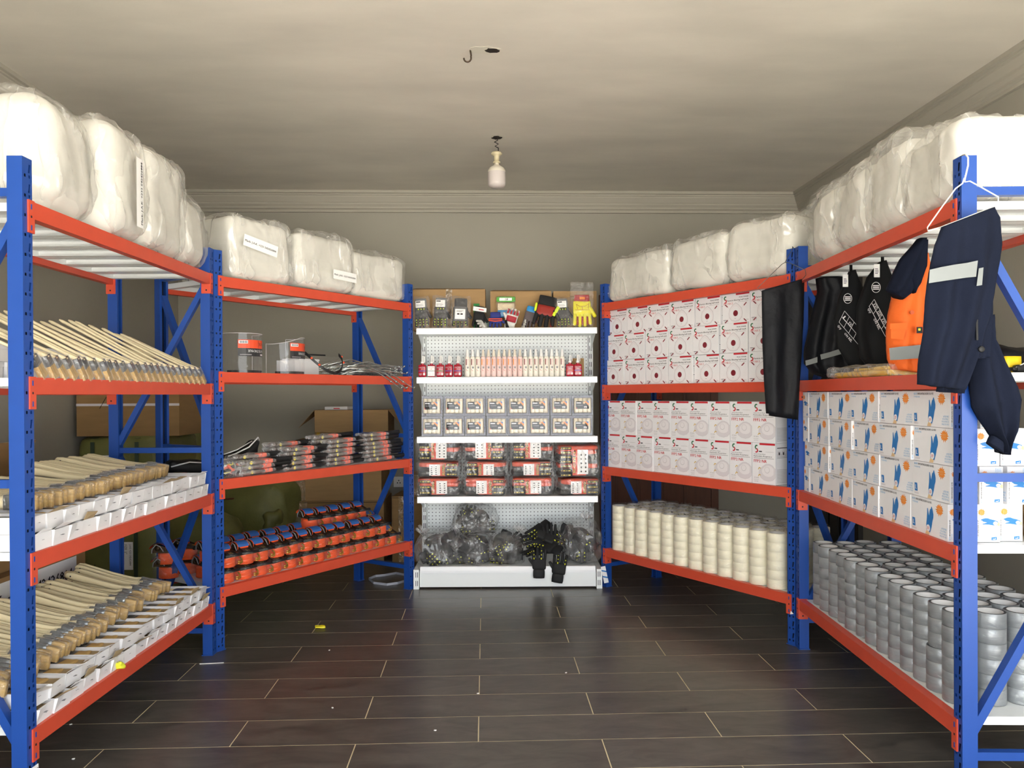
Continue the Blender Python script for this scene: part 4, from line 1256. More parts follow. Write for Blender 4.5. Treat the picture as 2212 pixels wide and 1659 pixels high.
# bundle of galvanised twist wires
M_WIRE = mat('galvanised_wire', '#c3c8c6', .25, metal=.9)
for i in range(64):
    rnd = random.Random(100 + i)
    y0 = rnd.uniform(.05, .30); lx = rnd.uniform(.34, .46); z = .006 + .011 * (i // 10) * rnd.uniform(.7, 1.15)
    bend = rnd.uniform(-.04, .04); s0 = .93 + rnd.uniform(-.02, .12)
    over = i in (3, 7, 12, 18)
    pts = [(0, 0, z), (lx * .35, bend, z + .018 + .02 * math.sin(i)), (lx * .7, bend * .8, z + .014), (lx * .93, -.02 + bend, z + .004), (lx, -.03 + bend, z)]
    if over: y0 = .05; pts = [(0, .02, .04), (lx * .4, -.01, .045), (lx * .6, -.055, .018), (lx * .8, -.085, -.035), (lx, -.1, -.08)]
    q = MB(); q.tube(pts, .0036, M_WIRE, 5)
    e = Vector(pts[-1]); q.tube([e, e + Vector((.012, .004, .004)), e + Vector((.016, 0, .010)), e + Vector((.008, -.004, .012)), e + Vector((0, -.002, .006))], .003, M_WIRE, 5)
    m0 = Vector(pts[3]); q.lathe([(.002, -.006), (.0075, -.005), (.0075, .005), (.002, .006)], M_WIRE, 6, T(m0.x, m0.y, m0.z, 0, 0, R(90)))
    thing('wire_tie', 'loose galvanised wire hanging over the beam edge' if over else 'galvanised wire with hooked end in the tangled bundle', 'wire', q.mesh('wire_tie'), at('B', s0, y0, zd + .001), 'galvanised wires bundled on the shelf')
# ------------------------------------------------------------------ goods on the gondola
def G(px, py, Y, rz=0, rx=0, ry=0, dz=0): return T(gx(px, Y), Y, gz(py, Y, px) + dz, rz, rx, ry)
def Gs(px, Y, z, rz=0, rx=0, ry=0): return T(gx(px, Y), Y, z, rz, rx, ry)
PXM = 1688.0 / 5.3
# --- cardboard boxes on the top shelf
def card_box(W, D, H, flaps=True, m=None, tape=True, label=None):
    m = m or M_CARD
    q = MB(); q.box(-W / 2, W / 2, 0, D, 0, H, m); body = q.mesh('box_body')
    parts = [('box_body', body)]
    if flaps:
        for x0, x1, sg in ((-W / 2, W / 2, 1),):
            q = MB(); q.add([(-W / 2, 0, H), (W / 2, 0, H), (W / 2 - .02, .14 * D / .3, H + .012), (-W / 2 + .02, .13 * D / .3, H + .016), (-W / 2, 0, H - .002), (W / 2, 0, H - .002), (W / 2 - .02, .14 * D / .3, H + .009), (-W / 2 + .02, .13 * D / .3, H + .013)],
                            [(0, 1, 2, 3), (7, 6, 5, 4), (0, 4, 5, 1), (1, 5, 6, 2), (2, 6, 7, 3), (3, 7, 4, 0)], m)
            parts.append(('top_flap', q.mesh('top_flap')))
    if tape:
        q = MB(); q.box(-.022, .022, -.0008, 0, H * .0, H, M_TAPE); parts.append(('packing_tape', q.mesh('packing_tape')))
    return parts
M_TAPE = film('brown_packing_tape', .3, tint='#c9a878', haze=.35, bump=.3)
zt = GZ[0] + .001
thing('cardboard_box', 'brown cardboard box behind the bagged gloves on the top shelf, left', 'box', card_box(.50, .16, .285), Gs(971, 5.40, zt))
thing('cardboard_box', 'brown cardboard box behind the red glove on the top shelf, middle', 'box', card_box(.42, .16, .270, tape=False), Gs(1126, 5.40, zt))
pp = card_box(.30, .16, .268, flaps=False, tape=False)
q = MB(); put_text(q, 'OTY', .092, .15, .03, M_INK, width=.05, rot=R(-90)); pp.append(('printing', q.mesh('printing')))
thing('cardboard_box', 'brown cardboard box behind the yellow glove at the right end', 'box', pp, Gs(1243, 5.41, zt))

# --- gloves
def glove_parts(h, w, hand, cuff, guard=None, palm=None, cuffh=.3, spread=1.0, th=.02, bag=None, tagm=None):
    """glove lying in the XZ plane, cuff up, fingers down; base at fingertips z=0"""
    q = MB(); fl = h * .36; pz = h * (1 - cuffh); fw = w / 4
    q.soft(w * .96, th, pz - fl + .012, min(th * .45, .012), hand, 4, T(0, 0, (pz + fl) / 2), amp=.003, freq=18)
    for k in range(4):
        x = -w / 2 + fw * (k + .5); L = (0.86, 1.0, .95, .78)[k]
        q.capsule((x, 0, fl + .005), (x * (1 + .12 * spread), -.003, fl * (1 - L) + fw * .42), fw * .44, fw * .40, hand, 7)
    q.capsule((w * .42, 0, fl + (pz - fl) * .55), (w * .66, -.004, fl * 1.02), fw * .5, fw * .42, hand, 7)
    parts = [('hand', q.mesh('hand'))]
    q = MB(); q.soft(w * .82, th * .95, h * cuffh + .01, .007, cuff, 4, T(0, .001, pz + h * cuffh / 2)); parts.append(('cuff', q.mesh('cuff')))
    if guard:
        q = MB()
        for k in range(4):
            x = -w / 2 + fw * (k + .5)
            for j in range(3):
                zz = fl * .78 - j * fl * .24
                if zz > fw * .3: q.soft(fw * .30, .006, fl * .11, .002, guard, 2, T(x * (1 + .06 * j * .3), -th * .48, zz))
        for k in range(3): q.soft(.006, .004, .010, .0015, guard, 2, T(-w * .2 + k * w * .2, -th * .5, pz - .012))
        parts.append(('knuckle_guards', q.mesh('knuckle_guards')))
    if palm:
        q = MB(); q.soft(w * .8, .006, (pz - fl) * .85, .003, palm, 3, T(0, -th * .48, (pz + fl) / 2))
        for k in range(4):
            x = -w / 2 + fw * (k + .5); q.soft(fw * .6, .006, fl * .66, .003, palm, 2, T(x * 1.05, -th * .42, fl * .55))
        parts.append(('palm_patch', q.mesh('palm_patch')))
    if tagm:
        q = MB(); q.box(-w * .38, w * .30, -th * .62, -th * .58, h * .70, h * .93, M_STICK); lines(q, -w * .33, w * .22, h * .74, h * .82, 4, M_GINK, -th * .63); quad(q, -w * .34, -w * .02, h * .87, h * .91, M_INK, -th * .63)
        parts.append(('paper_tag', q.mesh('paper_tag')))
    if bag:
        q = MB(); q.soft(w * 1.22, th * 2.0, h * 1.08, .012, M_FILM, 8, T(0, 0, h * .53), amp=.010, freq=14, seed=h * 90, amp2=.006); q.v = [(x, y, max(z, .0005)) for x, y, z in q.v]
        parts.append(('plastic_bag', q.mesh('plastic_bag')))
    return parts
M_GGREY = mat('grey_knit', '#77787a', .8, var=.15, vscale=60); M_GBLK = mat('black_knit', '#17181a', .75, var=.25, vscale=50)
M_GDK = mat('charcoal_palm', '#2f2f31', .7, var=.2, vscale=40); M_NEON = mat('neon_yellow', '#d8ee2c', .5); M_GYEL = mat('bright_yellow_leather', '#ebe327', .55, var=.06)
M_GRED = mat('brick_red_palm', '#9d2b21', .6, var=.15); M_GWHITE = mat('off_white_leather', '#d9d8d2', .65, var=.1, vscale=20); M_GCRIM = mat('crimson_leather', '#a61c2e', .6)
M_GNAVY = mat('navy_blue_knit', '#26327a', .7); M_GTEAL = mat('sea_green_palm', '#9dbfb2', .7, var=.2); M_PAL = mat('beige_knit', '#dbcaa8', .7); M_LIME = mat('lime_header', '#4fae36', .5); M_SKYB = mat('sky_blue_print', '#2f8fd0', .5)
Yg = 5.225
def shelf_glove(px, y, label, parts, rz=0, rx=-14, ry=0, dz=0.0):
    thing('work_glove', label, 'glove', parts, Gs(px, y, zt + dz, R(rz), R(rx), R(ry)), 'work gloves on the top gondola shelf')
shelf_glove(913, 5.235, 'bagged grey work glove with paper tag at the far left', glove_parts(.205, .092, M_GDK, M_GGREY, M_NEON, bag=1, tagm=1), 0, -12, -4)
shelf_glove(951, 5.235, 'bagged grey work glove with paper tag, second from left', glove_parts(.21, .092, M_GDK, M_GGREY, M_NEON, bag=1, tagm=1), 0, -12, 2)
gp3 = glove_parts(.205, .105, M_GDK, M_GDK, M_NEON, bag=1)
q = MB(); q.soft(.085, .01, .10, .006, M_GGREY, 4, T(0, -.024, .095)); q.box(-.034, .034, -.0305, -.0300, .055, .125, M_STICK); quad(q, -.02, -.004, .085, .095, M_INK, -.031); quad(q, .002, .018, .085, .095, M_INK, -.031); lines(q, -.025, .025, .105, .118, 2, M_INK, -.031)
gp3.append(('pouch_label', q.mesh('pouch_label')))
shelf_glove(994, 5.235, 'bagged charcoal glove with printed pouch label, third from left', gp3, 0, -12, 2)
gp4 = glove_parts(.155, .085, M_GBLK, M_GBLK)
q = MB(); q.box(-.048, .042, -.016, -.0152, .118, .148, M_STICK); q.box(-.03, .03, -.0168, -.016, .124, .138, M_WHITE); quad(q, -.01, .024, .128, .134, M_RED, -.0172); gp4.append(('header_card', q.mesh('header_card')))
shelf_glove(1033, 5.27, 'black glove with white header card', gp4, 8, -14, 8)
q = MB(); q.box(-.02, .02, 0, .004, 0, .18, mat('green_card', '#157a35', .5)); 
thing('header_card', 'dark green card sticking up behind the black glove', 'card', [('card', q.mesh('card'))], Gs(1030, 5.33, zt, 0, R(-8)))
shelf_glove(1034, 5.215, 'small white and grey leather glove lying at the shelf edge', glove_parts(.14, .075, M_GWHITE, M_GTEAL), -10, -72, 55, .018)
shelf_glove(1071, 5.25, 'blue knit glove tied with an orange cord', glove_parts(.11, .085, M_GNAVY, M_GNAVY) + [('orange_cord', MB().tube([(-.045, -.016, .05), (0, -.02, .043), (.045, -.016, .05), (.045, -.018, .06), (-.045, -.018, .06)], .004, M_COLLAR, 6, closed=True).mesh('orange_cord'))], 0, -14, 0)
q = MB(); q.soft(.135, .03, .145, .010, M_FILM, 6, T(0, 0, .155), amp=.006, freq=16); bagm = q.mesh('plastic_bag')
q = MB(); q.soft(.115, .018, .05, .006, M_PAL, 3, T(0, 0, .155)); kn = q.mesh('folded_gloves')
q = MB(); q.soft(.115, .016, .05, .006, M_SKYB, 3, T(0, 0, .108)); bl = q.mesh('blue_print')
q = MB(); q.soft(.13, .014, .038, .006, M_LIME, 3, T(0, 0, .207)); q.box(-.045, .04, -.0085, -.0075, .196, .216, M_STICK); put_text(q, '7/8', -.008, .200, .012, M_INK, -.009, bold=1); hd = q.mesh('green_header')
thing('glove_pack', 'glove pack with lime green header and beige knit gloves', 'glove', [('folded_gloves', kn), ('blue_print', bl), ('green_header', hd), ('plastic_bag', bagm)], Gs(1094, 5.33, zt, 0, R(-6)))
shelf_glove(1112, 5.255, 'white leather glove with crimson palm, fingers pointing up', glove_parts(.14, .085, M_GWHITE, M_GWHITE, palm=M_GCRIM), 0, -14, 196, .135)
shelf_glove(1140, 5.27, 'dark grey glove with blue cuff tab', glove_parts(.155, .085, mat('taupe_palm', '#5a5153', .7), M_SKYB, cuffh=.25), 0, -14, 14)
shelf_glove(1095, 5.222, 'black knit glove lying in front of the crimson one', glove_parts(.14, .075, M_GBLK, M_GBLK), 10, -76, 75, .016)
shelf_glove(1135, 5.212, 'thin off-white leather glove lying on the shelf edge', glove_parts(.12, .06, M_GWHITE, M_GWHITE, th=.012), 0, -80, -70, .012)
shelf_glove(1172, 5.24, 'large red palmed glove with black cuff and neon side', glove_parts(.225, .145, M_GBLK, M_GBLK, palm=M_GRED, cuffh=.27) + [('neon_side', MB().soft(.022, .02, .085, .006, M_NEON, 4, T(.070, -.008, .135, 0, 0, R(18))).soft(.016, .018, .06, .006, M_NEON, 4, T(-.070, -.006, .135)).mesh('neon_side'))], 0, -14, 12)
shelf_glove(1219, 5.245, 'bagged charcoal glove with paper tag beside the yellow glove', glove_parts(.20, .088, M_GDK, M_GGREY, M_NEON, bag=1, tagm=1), 0, -12, -3)
gpy = glove_parts(.225, .125, M_GYEL, mat('red_header_cuff', '#a3262a', .55), palm=None, cuffh=.2, bag=None)
q = MB()
for k in range(3): q.soft(.014, .004, .06, .002, M_GRED, 2, T(-.033 + k * .033, -.010, .045))
for p in (((-.04, .16), (-.015, .145)), ((-.015, .145), (.02, .145)), ((.02, .145), (.045, .165)), ((0, .145), (0, .12)), ((-.045, .12), (.045, .12)), ((-.04, .16), (-.03, .125)), ((.045, .165), (.04, .13))): dash(q, p[0][0], p[0][1], p[1][0], p[1][1], .0022, M_GRED, -.0125)
quad(q, -.016, .02, .195, .212, M_STAR, -.0105); gpy.append(('red_stitching', q.mesh('red_stitching')))
q = MB(); q.soft(.155, .03, .315, .010, M_FILM, 8, T(0, 0, .16), amp=.008, freq=12, amp2=.005); q.v = [(x, y, max(z, .0005)) for x, y, z in q.v]; gpy.append(('plastic_bag', q.mesh('plastic_bag')))
shelf_glove(1259, 5.235, 'bright yellow glove with red cuff in an open clear bag', gpy, 0, -12, 0)

# --- red bottles and white tubes
M_RBOT = mat('translucent_red_bottle', '#a8152b', .25, coat=.3); M_WCAP = mat('white_plastic_cap', '#f0efec', .35)
def bottle(label_m, band, lab_txt):
    q = MB(); q.soft(.053, .030, .082, .008, M_RBOT, 5, T(0, 0, .041)); q.lathe([(.010, .080), (.010, .092)], M_RBOT, 12, cap=False); b = q.mesh('bottle_body')
    q = MB(); q.lathe([(.0125, .090), (.0125, .102), (.008, .106), (.0055, .142), (.004, .143)], M_WCAP, 12)
    q.add([(.012, -.004, .1), (.018, .004, .1), (.016, .004, .136), (.007, -.003, .142)], [(0, 1, 2, 3)], M_WCAP); c = q.mesh('nozzle_cap')
    q = MB(); y = -.0156
    if label_m: quad(q, -.0235, .0235, .006, .072, label_m, y)
    put_text(q, 'LOCTITE', 0, .060, .007, M_WHITE if not label_m else M_COLLAR, y - .0003, width=.040, align='c', bold=1)
    put_text(q, lab_txt, 0, .049, .0065, M_WHITE if not label_m else M_COLLAR, y - .0003, align='c', bold=1)
    quad(q, -.0235, .0235, .038, .042, band, y - .0002); lines(q, -.02, .0, .012, .026, 3, M_LGREY, y - .0002)
    quad(q, .008, .02, .012, .026, M_WHITE, y - .0003)
    return [('bottle_body', b), ('nozzle_cap', c), ('printed_label', q.mesh('printed_label'))]
z2s = GZ[1] + .001
bd = [('#2f56b0', None, '243'), ('#8d8d92', 1, '545'), ('#3f9a4a', None, '638'), ('#4a63c0', None, '242'), ('#2f4fb0', None, '243'), ('#d06a2c', None, '271'), ('#4a63c0', None, '242')]
for i, px in enumerate((913, 932.5, 951.5, 970.5, 989.5, 1231.5, 1248.5)):
    col, wl, tx = bd[i]
    where = f'{ORD[i]} from the left end' if i < 5 else ('beside the last white tube' if i == 5 else 'at the right end of the shelf')
    thing('threadlocker_bottle', f'red glue bottle with white nozzle and {("white label" if wl else "coloured band")}, {where}', 'bottle', bottle(M_STICK if wl else None, mat('band' + col, col, .5), tx), Gs(px, 5.215, z2s, R(-6 + jit(4))), 'red glue bottles on the second gondola shelf')
def tube(pink):
    m = mat('pink_tube', '#eccfc9', .4) if pink else mat('ivory_tube', '#efeade', .4)
    q = MB(); q.lathe([(.0165, 0), (.0170, .02), (.0170, .118), (.0155, .128), (.0125, .134)], m, 16); b = q.mesh('tube_body')
    q = MB(); q.lathe([(.0115, .132), (.0115, .142), (.0105, .145), (.0060, .180), (.0045, .182)], M_WCAP if not pink else mat('warm_cap', '#e6dccb', .4), 12); c = q.mesh('nozzle_cap')
    q = MB(); y = -.0176
    put_text(q, 'LOCTITE', .0065, .075, .006, M_RED, y, width=.042, rot=R(90)); quad(q, -.010, -.004, .078, .118, M_STAR if pink else M_MAROON, y)
    quad(q, -.003, .008, .055, .068, M_GINK, y); dash(q, -.008, .048, .002, .038, .002, M_RED, y); lines(q, -.010, .010, .018, .022, 1, M_LGREY, y)
    return [('tube_body', b), ('nozzle_cap', c), ('printed_label', q.mesh('printed_label'))]
tp, tw = tube(True), tube(False)
for i in range(19):
    pink = 3 <= i < 11
    thing('sealant_tube', f'{("pink-tinted" if pink else "ivory white")} sealant tube with nozzle, {ORD[i]} tube from left', 'tube', tp if pink else tw, Gs(1010 + 11.38 * i, 5.212, z2s, R(jit(8))), 'sealant tubes standing in a row')
q = MB(); q.box(-.04, .04, 0, .1, 0, .125, M_CARD); bb = q.mesh('box_body')
thing('small_carton', 'small brown carton behind the red bottles at the right', 'box', [('box_body', bb)], Gs(1249, 5.32, z2s))

# --- clamshell packs of mini rollers
M_ROLL = mat('cream_roller_sleeve', '#efe6d2', .8, bump=.2, bscale=150)
def clam():
    q = MB()
    for k in range(4): q.lathe([(.0125, .018), (.0145, .020), (.0145, .114), (.0125, .116)], M_ROLL, 12, T(-.0435 + k * .029, .022, 0))
    rollers = q.mesh('roller_sleeves')
    q = MB(); quad(q, -.047, .040, .044, .094, M_INK, .003)
    q.flat([(.010, .094), (.040, .094), (.040, .062)], M_STAR, .0026); q.flat([(.022, .094), (.040, .094), (.040, .080)], M_DBLUE, .0022); disc(q, .008, .084, .009, .008, M_SKIN, .0024, 10)
    quad(q, .008, .028, .050, .061, M_WHITE, .0022); lines(q, .011, .025, .053, .058, 1, M_INK, .0018); quad(q, -.043, -.012, .080, .087, M_WHITE, .0024); lines(q, -.038, .012, .066, .071, 1, M_LGREY, .0024)
    q.flat([(-.047, .044), (-.038, .044), (-.047, .058)], M_RED, .0022); q.flat([(-.047, .058), (-.043, .066), (-.047, .07)], M_GREEN, .0022)
    card = q.mesh('printed_card')
    q = MB(); q.soft(.128, .040, .112, .008, M_FILMS, 5, T(0, .022, .067)); q.box(-.070, .070, .040, .0412, .001, .134, M_LILAC); q.tube([(-.068, .04, .003), (.068, .04, .003), (.070, .04, .130), (-.070, .04, .130)], .0016, M_FILMS, 5, closed=True)
    sh = q.mesh('clear_shell')
    return [('roller_sleeves', rollers), ('printed_card', card), ('clear_shell', sh)]
cl = clam()
z3 = GZ[2] + .001
for rr in range(2):
    for i in range(8):
        thing('roller_pack', f'clear pack of cream mini rollers, {ORD[i]} from left in the {("lower", "upper")[rr]} row', 'roller pack', cl, Gs(932.5 + 46.6 * i + jit(1.2), 5.215 + rr * .012, z3 + rr * .1355, R(jit(2.5)), R(-3), R(jit(1.0))), 'mini roller packs in two rows')

# --- bagged orange gloves on the fourth shelf
M_GORG = mat('bright_orange_glove', '#e5512f', .55, var=.08)
M_YPR = mat('yellow_rubber_print', '#d8bd4c', .5)
def kong(seed, h, flip):
    rnd = random.Random(seed); W = .285; q = MB(); D = .2
    n = max(2, int(h / .028))
    for k in range(n):
        q.soft(W * .92, D, h / n * 1.06, h / n * .42, [M_BLACK, M_GDK, M_GORG][k % 3 if k < n - 1 else 2], 6, T(jit(.008), D / 2, h * (k + .5) / n), amp=.008, freq=12, seed=k + seed)
    st = q.mesh('glove_stack')
    q = MB(); sg = -1 if flip else 1; y = -.006
    def X(a, b): return (a, b) if sg > 0 else (-b, -a)
    a, b = X(-.045, .045); quad(q, a, b, h * .06, h * .9, M_GORG, y)
    a, b = X(-.06, .012); quad(q, a, b, h * .10, h * .88, M_STICK, y - .002)
    for c in (-.05, -.02): 
        a2, b2 = X(c, c + .012); lines(q, a2, b2, h * .16, h * .82, 5, M_INK, y - .003, seed=seed)
    put_text(q, 'KONG', sg * .034 + .010, h * .14, .020, M_INK, y - .0025, width=h * .70, rot=R(90), bold=3); put_text(q, 'KONG', sg * .034 + .008, h * .15, .016, M_YPR, y - .0040, width=h * .66, rot=R(90), bold=1)
    nf = max(2, int(h / .03))
    for k in range(nf):
        z = h * (k + .5) / nf
        a2, b2 = X(.052, .125); quad(q, a2, b2, z - .010, z + .010, M_BLACK, y - .001)
        for (c, d) in ((.058, .074), (.080, .086), (.092, .108), (.114, .120)):
            a2, b2 = X(c, d); quad(q, a2, b2, z - .004, z + .004, M_YPR, y - .002)
    pr = q.mesh('printed_glove_front')
    q = MB(); q.soft(W + .015, D + .03, h + .012, .025, M_FILMH2, 9, T(0, D / 2, h / 2), amp=.014, freq=11, seed=seed * 1.7, amp2=.008); q.v = [(x, y, max(z, 0)) for x, y, z in q.v]
    return [('glove_stack', st), ('printed_glove_front', pr), ('plastic_bag', q.mesh('plastic_bag'))]
M_FILMH2 = film('glossy_poly_bag', .12, haze=.03, crease_glint=.12, rough=.14, bscale=8, bump=.9, stretch=(1.6, 1.6, .6), rot=(.2, .5, 0), dist=.3)
z4 = GZ[3] + .001
for i, px in enumerate((944.5, 1047, 1148.5, 1250)):
    z = z4
    hs = (.112, .095, .145) if i < 3 else (.105, .21)
    for k, h in enumerate(hs):
        if i == 3 and k == 1:
            nm = 'large hazy bag of orange gloves on top of the right-hand stack'
        else:
            nm = f'clear bag of orange and black gloves, {("bottom", "middle", "top")[k]} of the {ORD[i]} stack from left'
        thing('glove_bag', nm, 'bag', kong(i * 3 + k + 1, h, (i + k) % 2 == 0), Gs(px + jit(2), 5.24 + jit(.006), z, R(jit(3))), 'bags of orange gloves stacked on the fourth shelf')
        z += h + .014

# --- bags of black gloves and loose gloves on the base shelf
z5 = GZ[4] + .001
def glove_geo(q, qy, M, h=.2, w=.09, th=.024, rnd=random):
    fl = h * .38; fw = w / 4
    q.soft(w * .96, th, h * .34, th * .45, M_GBLK, 4, M @ T(0, 0, fl + h * .15), amp=.003, freq=18)
    q.soft(w * .80, th * .9, h * .28, .008, M_GBLK, 3, M @ T(0, 0, fl + h * .44))
    for k in range(4):
        x = -w / 2 + fw * (k + .5); L = (.86, 1.0, .95, .78)[k]; bend = rnd.uniform(-.02, .008)
        p0, p1, p2 = Vector((x, 0, fl + .005)), Vector((x * 1.08, bend * .4, fl * .5)), Vector((x * 1.12, bend, fl * (1 - L) + fw * .4))
        q.capsule(p0, p1, fw * .45, fw * .43, M_GBLK, 7, M); q.capsule(p1, p2, fw * .43, fw * .38, M_GBLK, 7, M)
        if rnd.random() < .42:
            for j in range(3):
                t = j / 3; c = p0.lerp(p1, min(1, t * 1.6)) if t < .6 else p1.lerp(p2, (t - .6) * 2)
                qy.soft(fw * .34, .006, fl * (.15, .09, .07)[j], .002, M_YEL, 2, M @ T(c.x, c.y - th * .46, c.z - .01))
    q.capsule((w * .42, 0, fl + h * .14), (w * .66, -.004, fl * 1.02), fw * .5, fw * .42, M_GBLK, 7, M)
def black_bag(w, d, h, seed, knot):
    rnd = random.Random(seed); q = MB(); qy = MB()
    sq = lambda p: Vector((p.x * (1 - .28 * max(0, p.z / h)), p.y, p.z))
    q.soft(w * .80, d * .8, h * .78, min(w, d, h) * .36, M_GBLK, 8, T(0, d / 2 + .02, h * .42), amp=.03, freq=11, seed=seed, shape=sq)
    for k in range(7):
        zc = rnd.uniform(.18, .74) * h; xc = rnd.uniform(-.28, .28) * w * (1.1 - .5 * zc / h)
        M = T(xc, rnd.uniform(.04, .07) + abs(xc) * .35 + .12 * d * (zc / h) ** 2, zc, rnd.uniform(-.5, .5), rnd.uniform(-.5, .1)) @ Matrix.Rotation(rnd.uniform(0, 6.28), 4, 'Y') @ T(0, 0, -.085)
        glove_geo(q, qy, M, .20, .095, .024, rnd)
    def inside(v):
        x, y, z = v; return (max(-w * .5, min(w * .5, x)), y, max(z, .0))
    q.v = [inside(v) for v in q.v]; qy.v = [inside(v) for v in qy.v]
    body = q.mesh('black_gloves'); dsh = qy.mesh('yellow_knuckle_guards')
    q = MB(); q.soft(w * 1.06, d * 1.12, h * 1.02, min(w, d, h) * .30, M_FILMH2, 18, T(0, d / 2, h * .51), amp=.03, freq=9, seed=seed + 5, shape=sq, amp2=.012)
    kx, kz = knot
    for k in range(7):
        a = k * .9; q.tube([(kx, d * .15, kz), (kx + .02 * math.cos(a), d * .15 + .02 * math.sin(a), kz + .02), (kx + .045 * math.cos(a + .3), d * .15 + .03 * math.sin(a), kz + .035 + .012 * (k % 3))], .006, M_FILMH2, 5, radii=[.004, .009, .014])
    q.v = [(x, y, max(z, 0)) for x, y, z in q.v]
    return [('black_gloves', body), ('yellow_knuckle_guards', dsh), ('plastic_bag', q.mesh('plastic_bag'))]
for px, y, w, d, h, z, nm, kn in ((941, 5.13, .27, .3, .20, 0, 'clear bag of black gloves at the far left of the base shelf', (-.1, .2)),
                               (1014, 5.14, .24, .3, .195, 0, 'round clear bag of black gloves, second from left on the base shelf', (-.1, .10)),
                               (1090, 5.15, .23, .3, .205, 0, 'clear bag of black gloves in the middle of the base shelf', (.09, .21)),
                               (1254, 5.13, .26, .3, .265, 0, 'clear bag of black gloves with gathered top at the right end', (.04, .29)),
                               (1023, 5.21, .28, .26, .175, .19, 'clear knotted bag of black gloves lying on top of the others', (-.02, .185))):
    thing('black_glove_bag', nm, 'bag', black_bag(w, d, h, px * .37, kn), Gs(px, y, z5 + z, R(jit(4))), 'bags of black gloves on the base shelf')
for i, (px, y, z, rz, rx, ry, nm) in enumerate(((1146, 5.155, .012, 0, -80, 35, 'loose black glove lying flat at the bottom left of the heap'), (1163, 5.115, .012, 4, -18, 182, 'loose black glove with its cuff drooping over the shelf edge'),
        (1150, 5.215, .085, 10, -35, 75, 'loose black glove lying sideways in the heap'), (1186, 5.215, .115, -6, -6, 178, 'loose black glove with fingers pointing up'), (1206, 5.110, .02, -8, -16, 188, 'loose black glove hanging lowest over the shelf edge'),
        (1158, 5.23, .135, 0, -50, 48, 'loose black glove on the top left of the heap'), (1216, 5.25, .06, 20, -15, 150, 'loose black glove at the back right of the heap'), (1176, 5.17, .05, -15, -60, 110, 'loose black glove in the middle of the heap'), (1195, 5.20, .09, 15, -40, -60, 'loose black glove tucked under the upright one'))):
    rnd = random.Random(i * 7 + 3); qa = MB(); qb = MB(); glove_geo(qa, qb, T(0, 0, -.085), .215, .095, .026, rnd)
    Mg = Gs(px, y, z5 + z + .07, R(rz), R(rx), 0) @ Matrix.Rotation(R(ry), 4, 'Y')
    if i in (1, 4): Mg = Gs(px, y - .012, z5 + (.03, -.0)[i == 4] - .005, R(rz), R(-4), 0) @ Matrix.Rotation(R(ry), 4, 'Y') @ T(0, 0, -.02)
    pa = [('glove_body', qa.mesh('glove_body'))] + ([('knuckle_guards', qb.mesh('knuckle_guards'))] if qb.v else [])
    thing('black_glove', nm, 'glove', pa, Mg, 'loose black gloves heaped on the base shelf')
q = MB(); n = 6
for k in range(5):
    q.add([(0, 0, -.02 * k), (.03, 0, -.012 - .02 * k), (.03, 0, -.022 - .02 * k), (0, 0, -.010 - .02 * k)], [(0, 1, 2, 3)], [M_WHITE, M_DBLUE][k % 2])
q.box(0, .03, .0005, .0015, -.11, .0, M_WHITE)
thing('striped_tag', 'crumpled blue and white striped tag beside the gondola foot', 'tag', [('tag', q.mesh('tag'))], T(gx(1296, 5.095), 5.095, .145, 0, 0, R(-12)))
# ------------------------------------------------------------------ hanging clothes on rack D
def P(px, py, Y):
    """point at depth Y seen at a measured position (used to take real-world sizes off the survey)"""
    return Vector((gx(px, Y), Y, gz(py, Y, px)))
def drape(q, secs, Y, th, m, amp=.010, freq=3.0, seed=0.0, n=22, sub=7, dy=0.0):
    n = n + 10
    """closed folded-cloth body through horizontal sections (left px,py, right px,py)"""
    S = [(P(a, b, Y + dy), P(c, d, Y + dy)) for a, b, c, d in secs]
    rows = []
    for i in range(len(S) - 1):
        for k in range(sub):
            t = k / sub; rows.append((S[i][0].lerp(S[i + 1][0], t), S[i][1].lerp(S[i + 1][1], t)))
    rows.append(S[-1])
    vs = []; R_ = len(rows)
    for j, (L, Rr) in enumerate(rows):
        v = j / (R_ - 1); a = amp * min(1, v * 2.2 + .12)
        for side in (0, 1):
            for k in range(n):
                u = k / (n - 1) if side == 0 else 1 - k / (n - 1)
                p = L.lerp(Rr, u)
                prof = (1 - abs(2 * u - 1) ** 4) ** .5
                f = a * (math.sin(u * freq * 2 * math.pi + seed + v * 1.4) + .6 * mnoise.noise(Vector((u * 5 + seed, v * 6, seed))))
                w = (mnoise.noise(Vector((p.x * 26 + seed, p.y, p.z * 9))) + .6 * mnoise.noise(p * 45)) * amp * .38
                off = (-th if side == 0 else th) * prof + f * (1 if prof > 0 else 1) + w
                vs.append((p.x, p.y + off, p.z))
    N = 2 * n; fs = []
    for j in range(R_ - 1):
        for k in range(N):
            k2 = (k + 1) % N
            fs.append((j * N + k, (j + 1) * N + k, (j + 1) * N + k2, j * N + k2))
    fs.append(tuple(range(N))); fs.append(tuple((R_ - 1) * N + k for k in reversed(range(N))))
    q.add(vs, fs, m, None, True)
    return q
def band_on(q, secs, Y, th, m, t0, t1, amp, freq, seed, dy=-.002, n=22):
    pass
def centred(parts):
    """shift world-space part meshes so the thing's origin sits at its lowest point"""
    lo = Vector((1e9,) * 3); hi = Vector((-1e9,) * 3)
    for p in parts:
        for v in p[1].vertices:
            for i in range(3): lo[i] = min(lo[i], v.co[i]); hi[i] = max(hi[i], v.co[i])
    c = Vector(((lo.x + hi.x) / 2, (lo.y + hi.y) / 2, lo.z))
    for p in parts:
        p[1].transform(Matrix.Translation(-c))
    return Matrix.Translation(c)
M_NAVY = mat('navy_workwear_twill', '#171c2b', .95, spec=.12, var=.15, vscale=10, bump=.15, bscale=200)
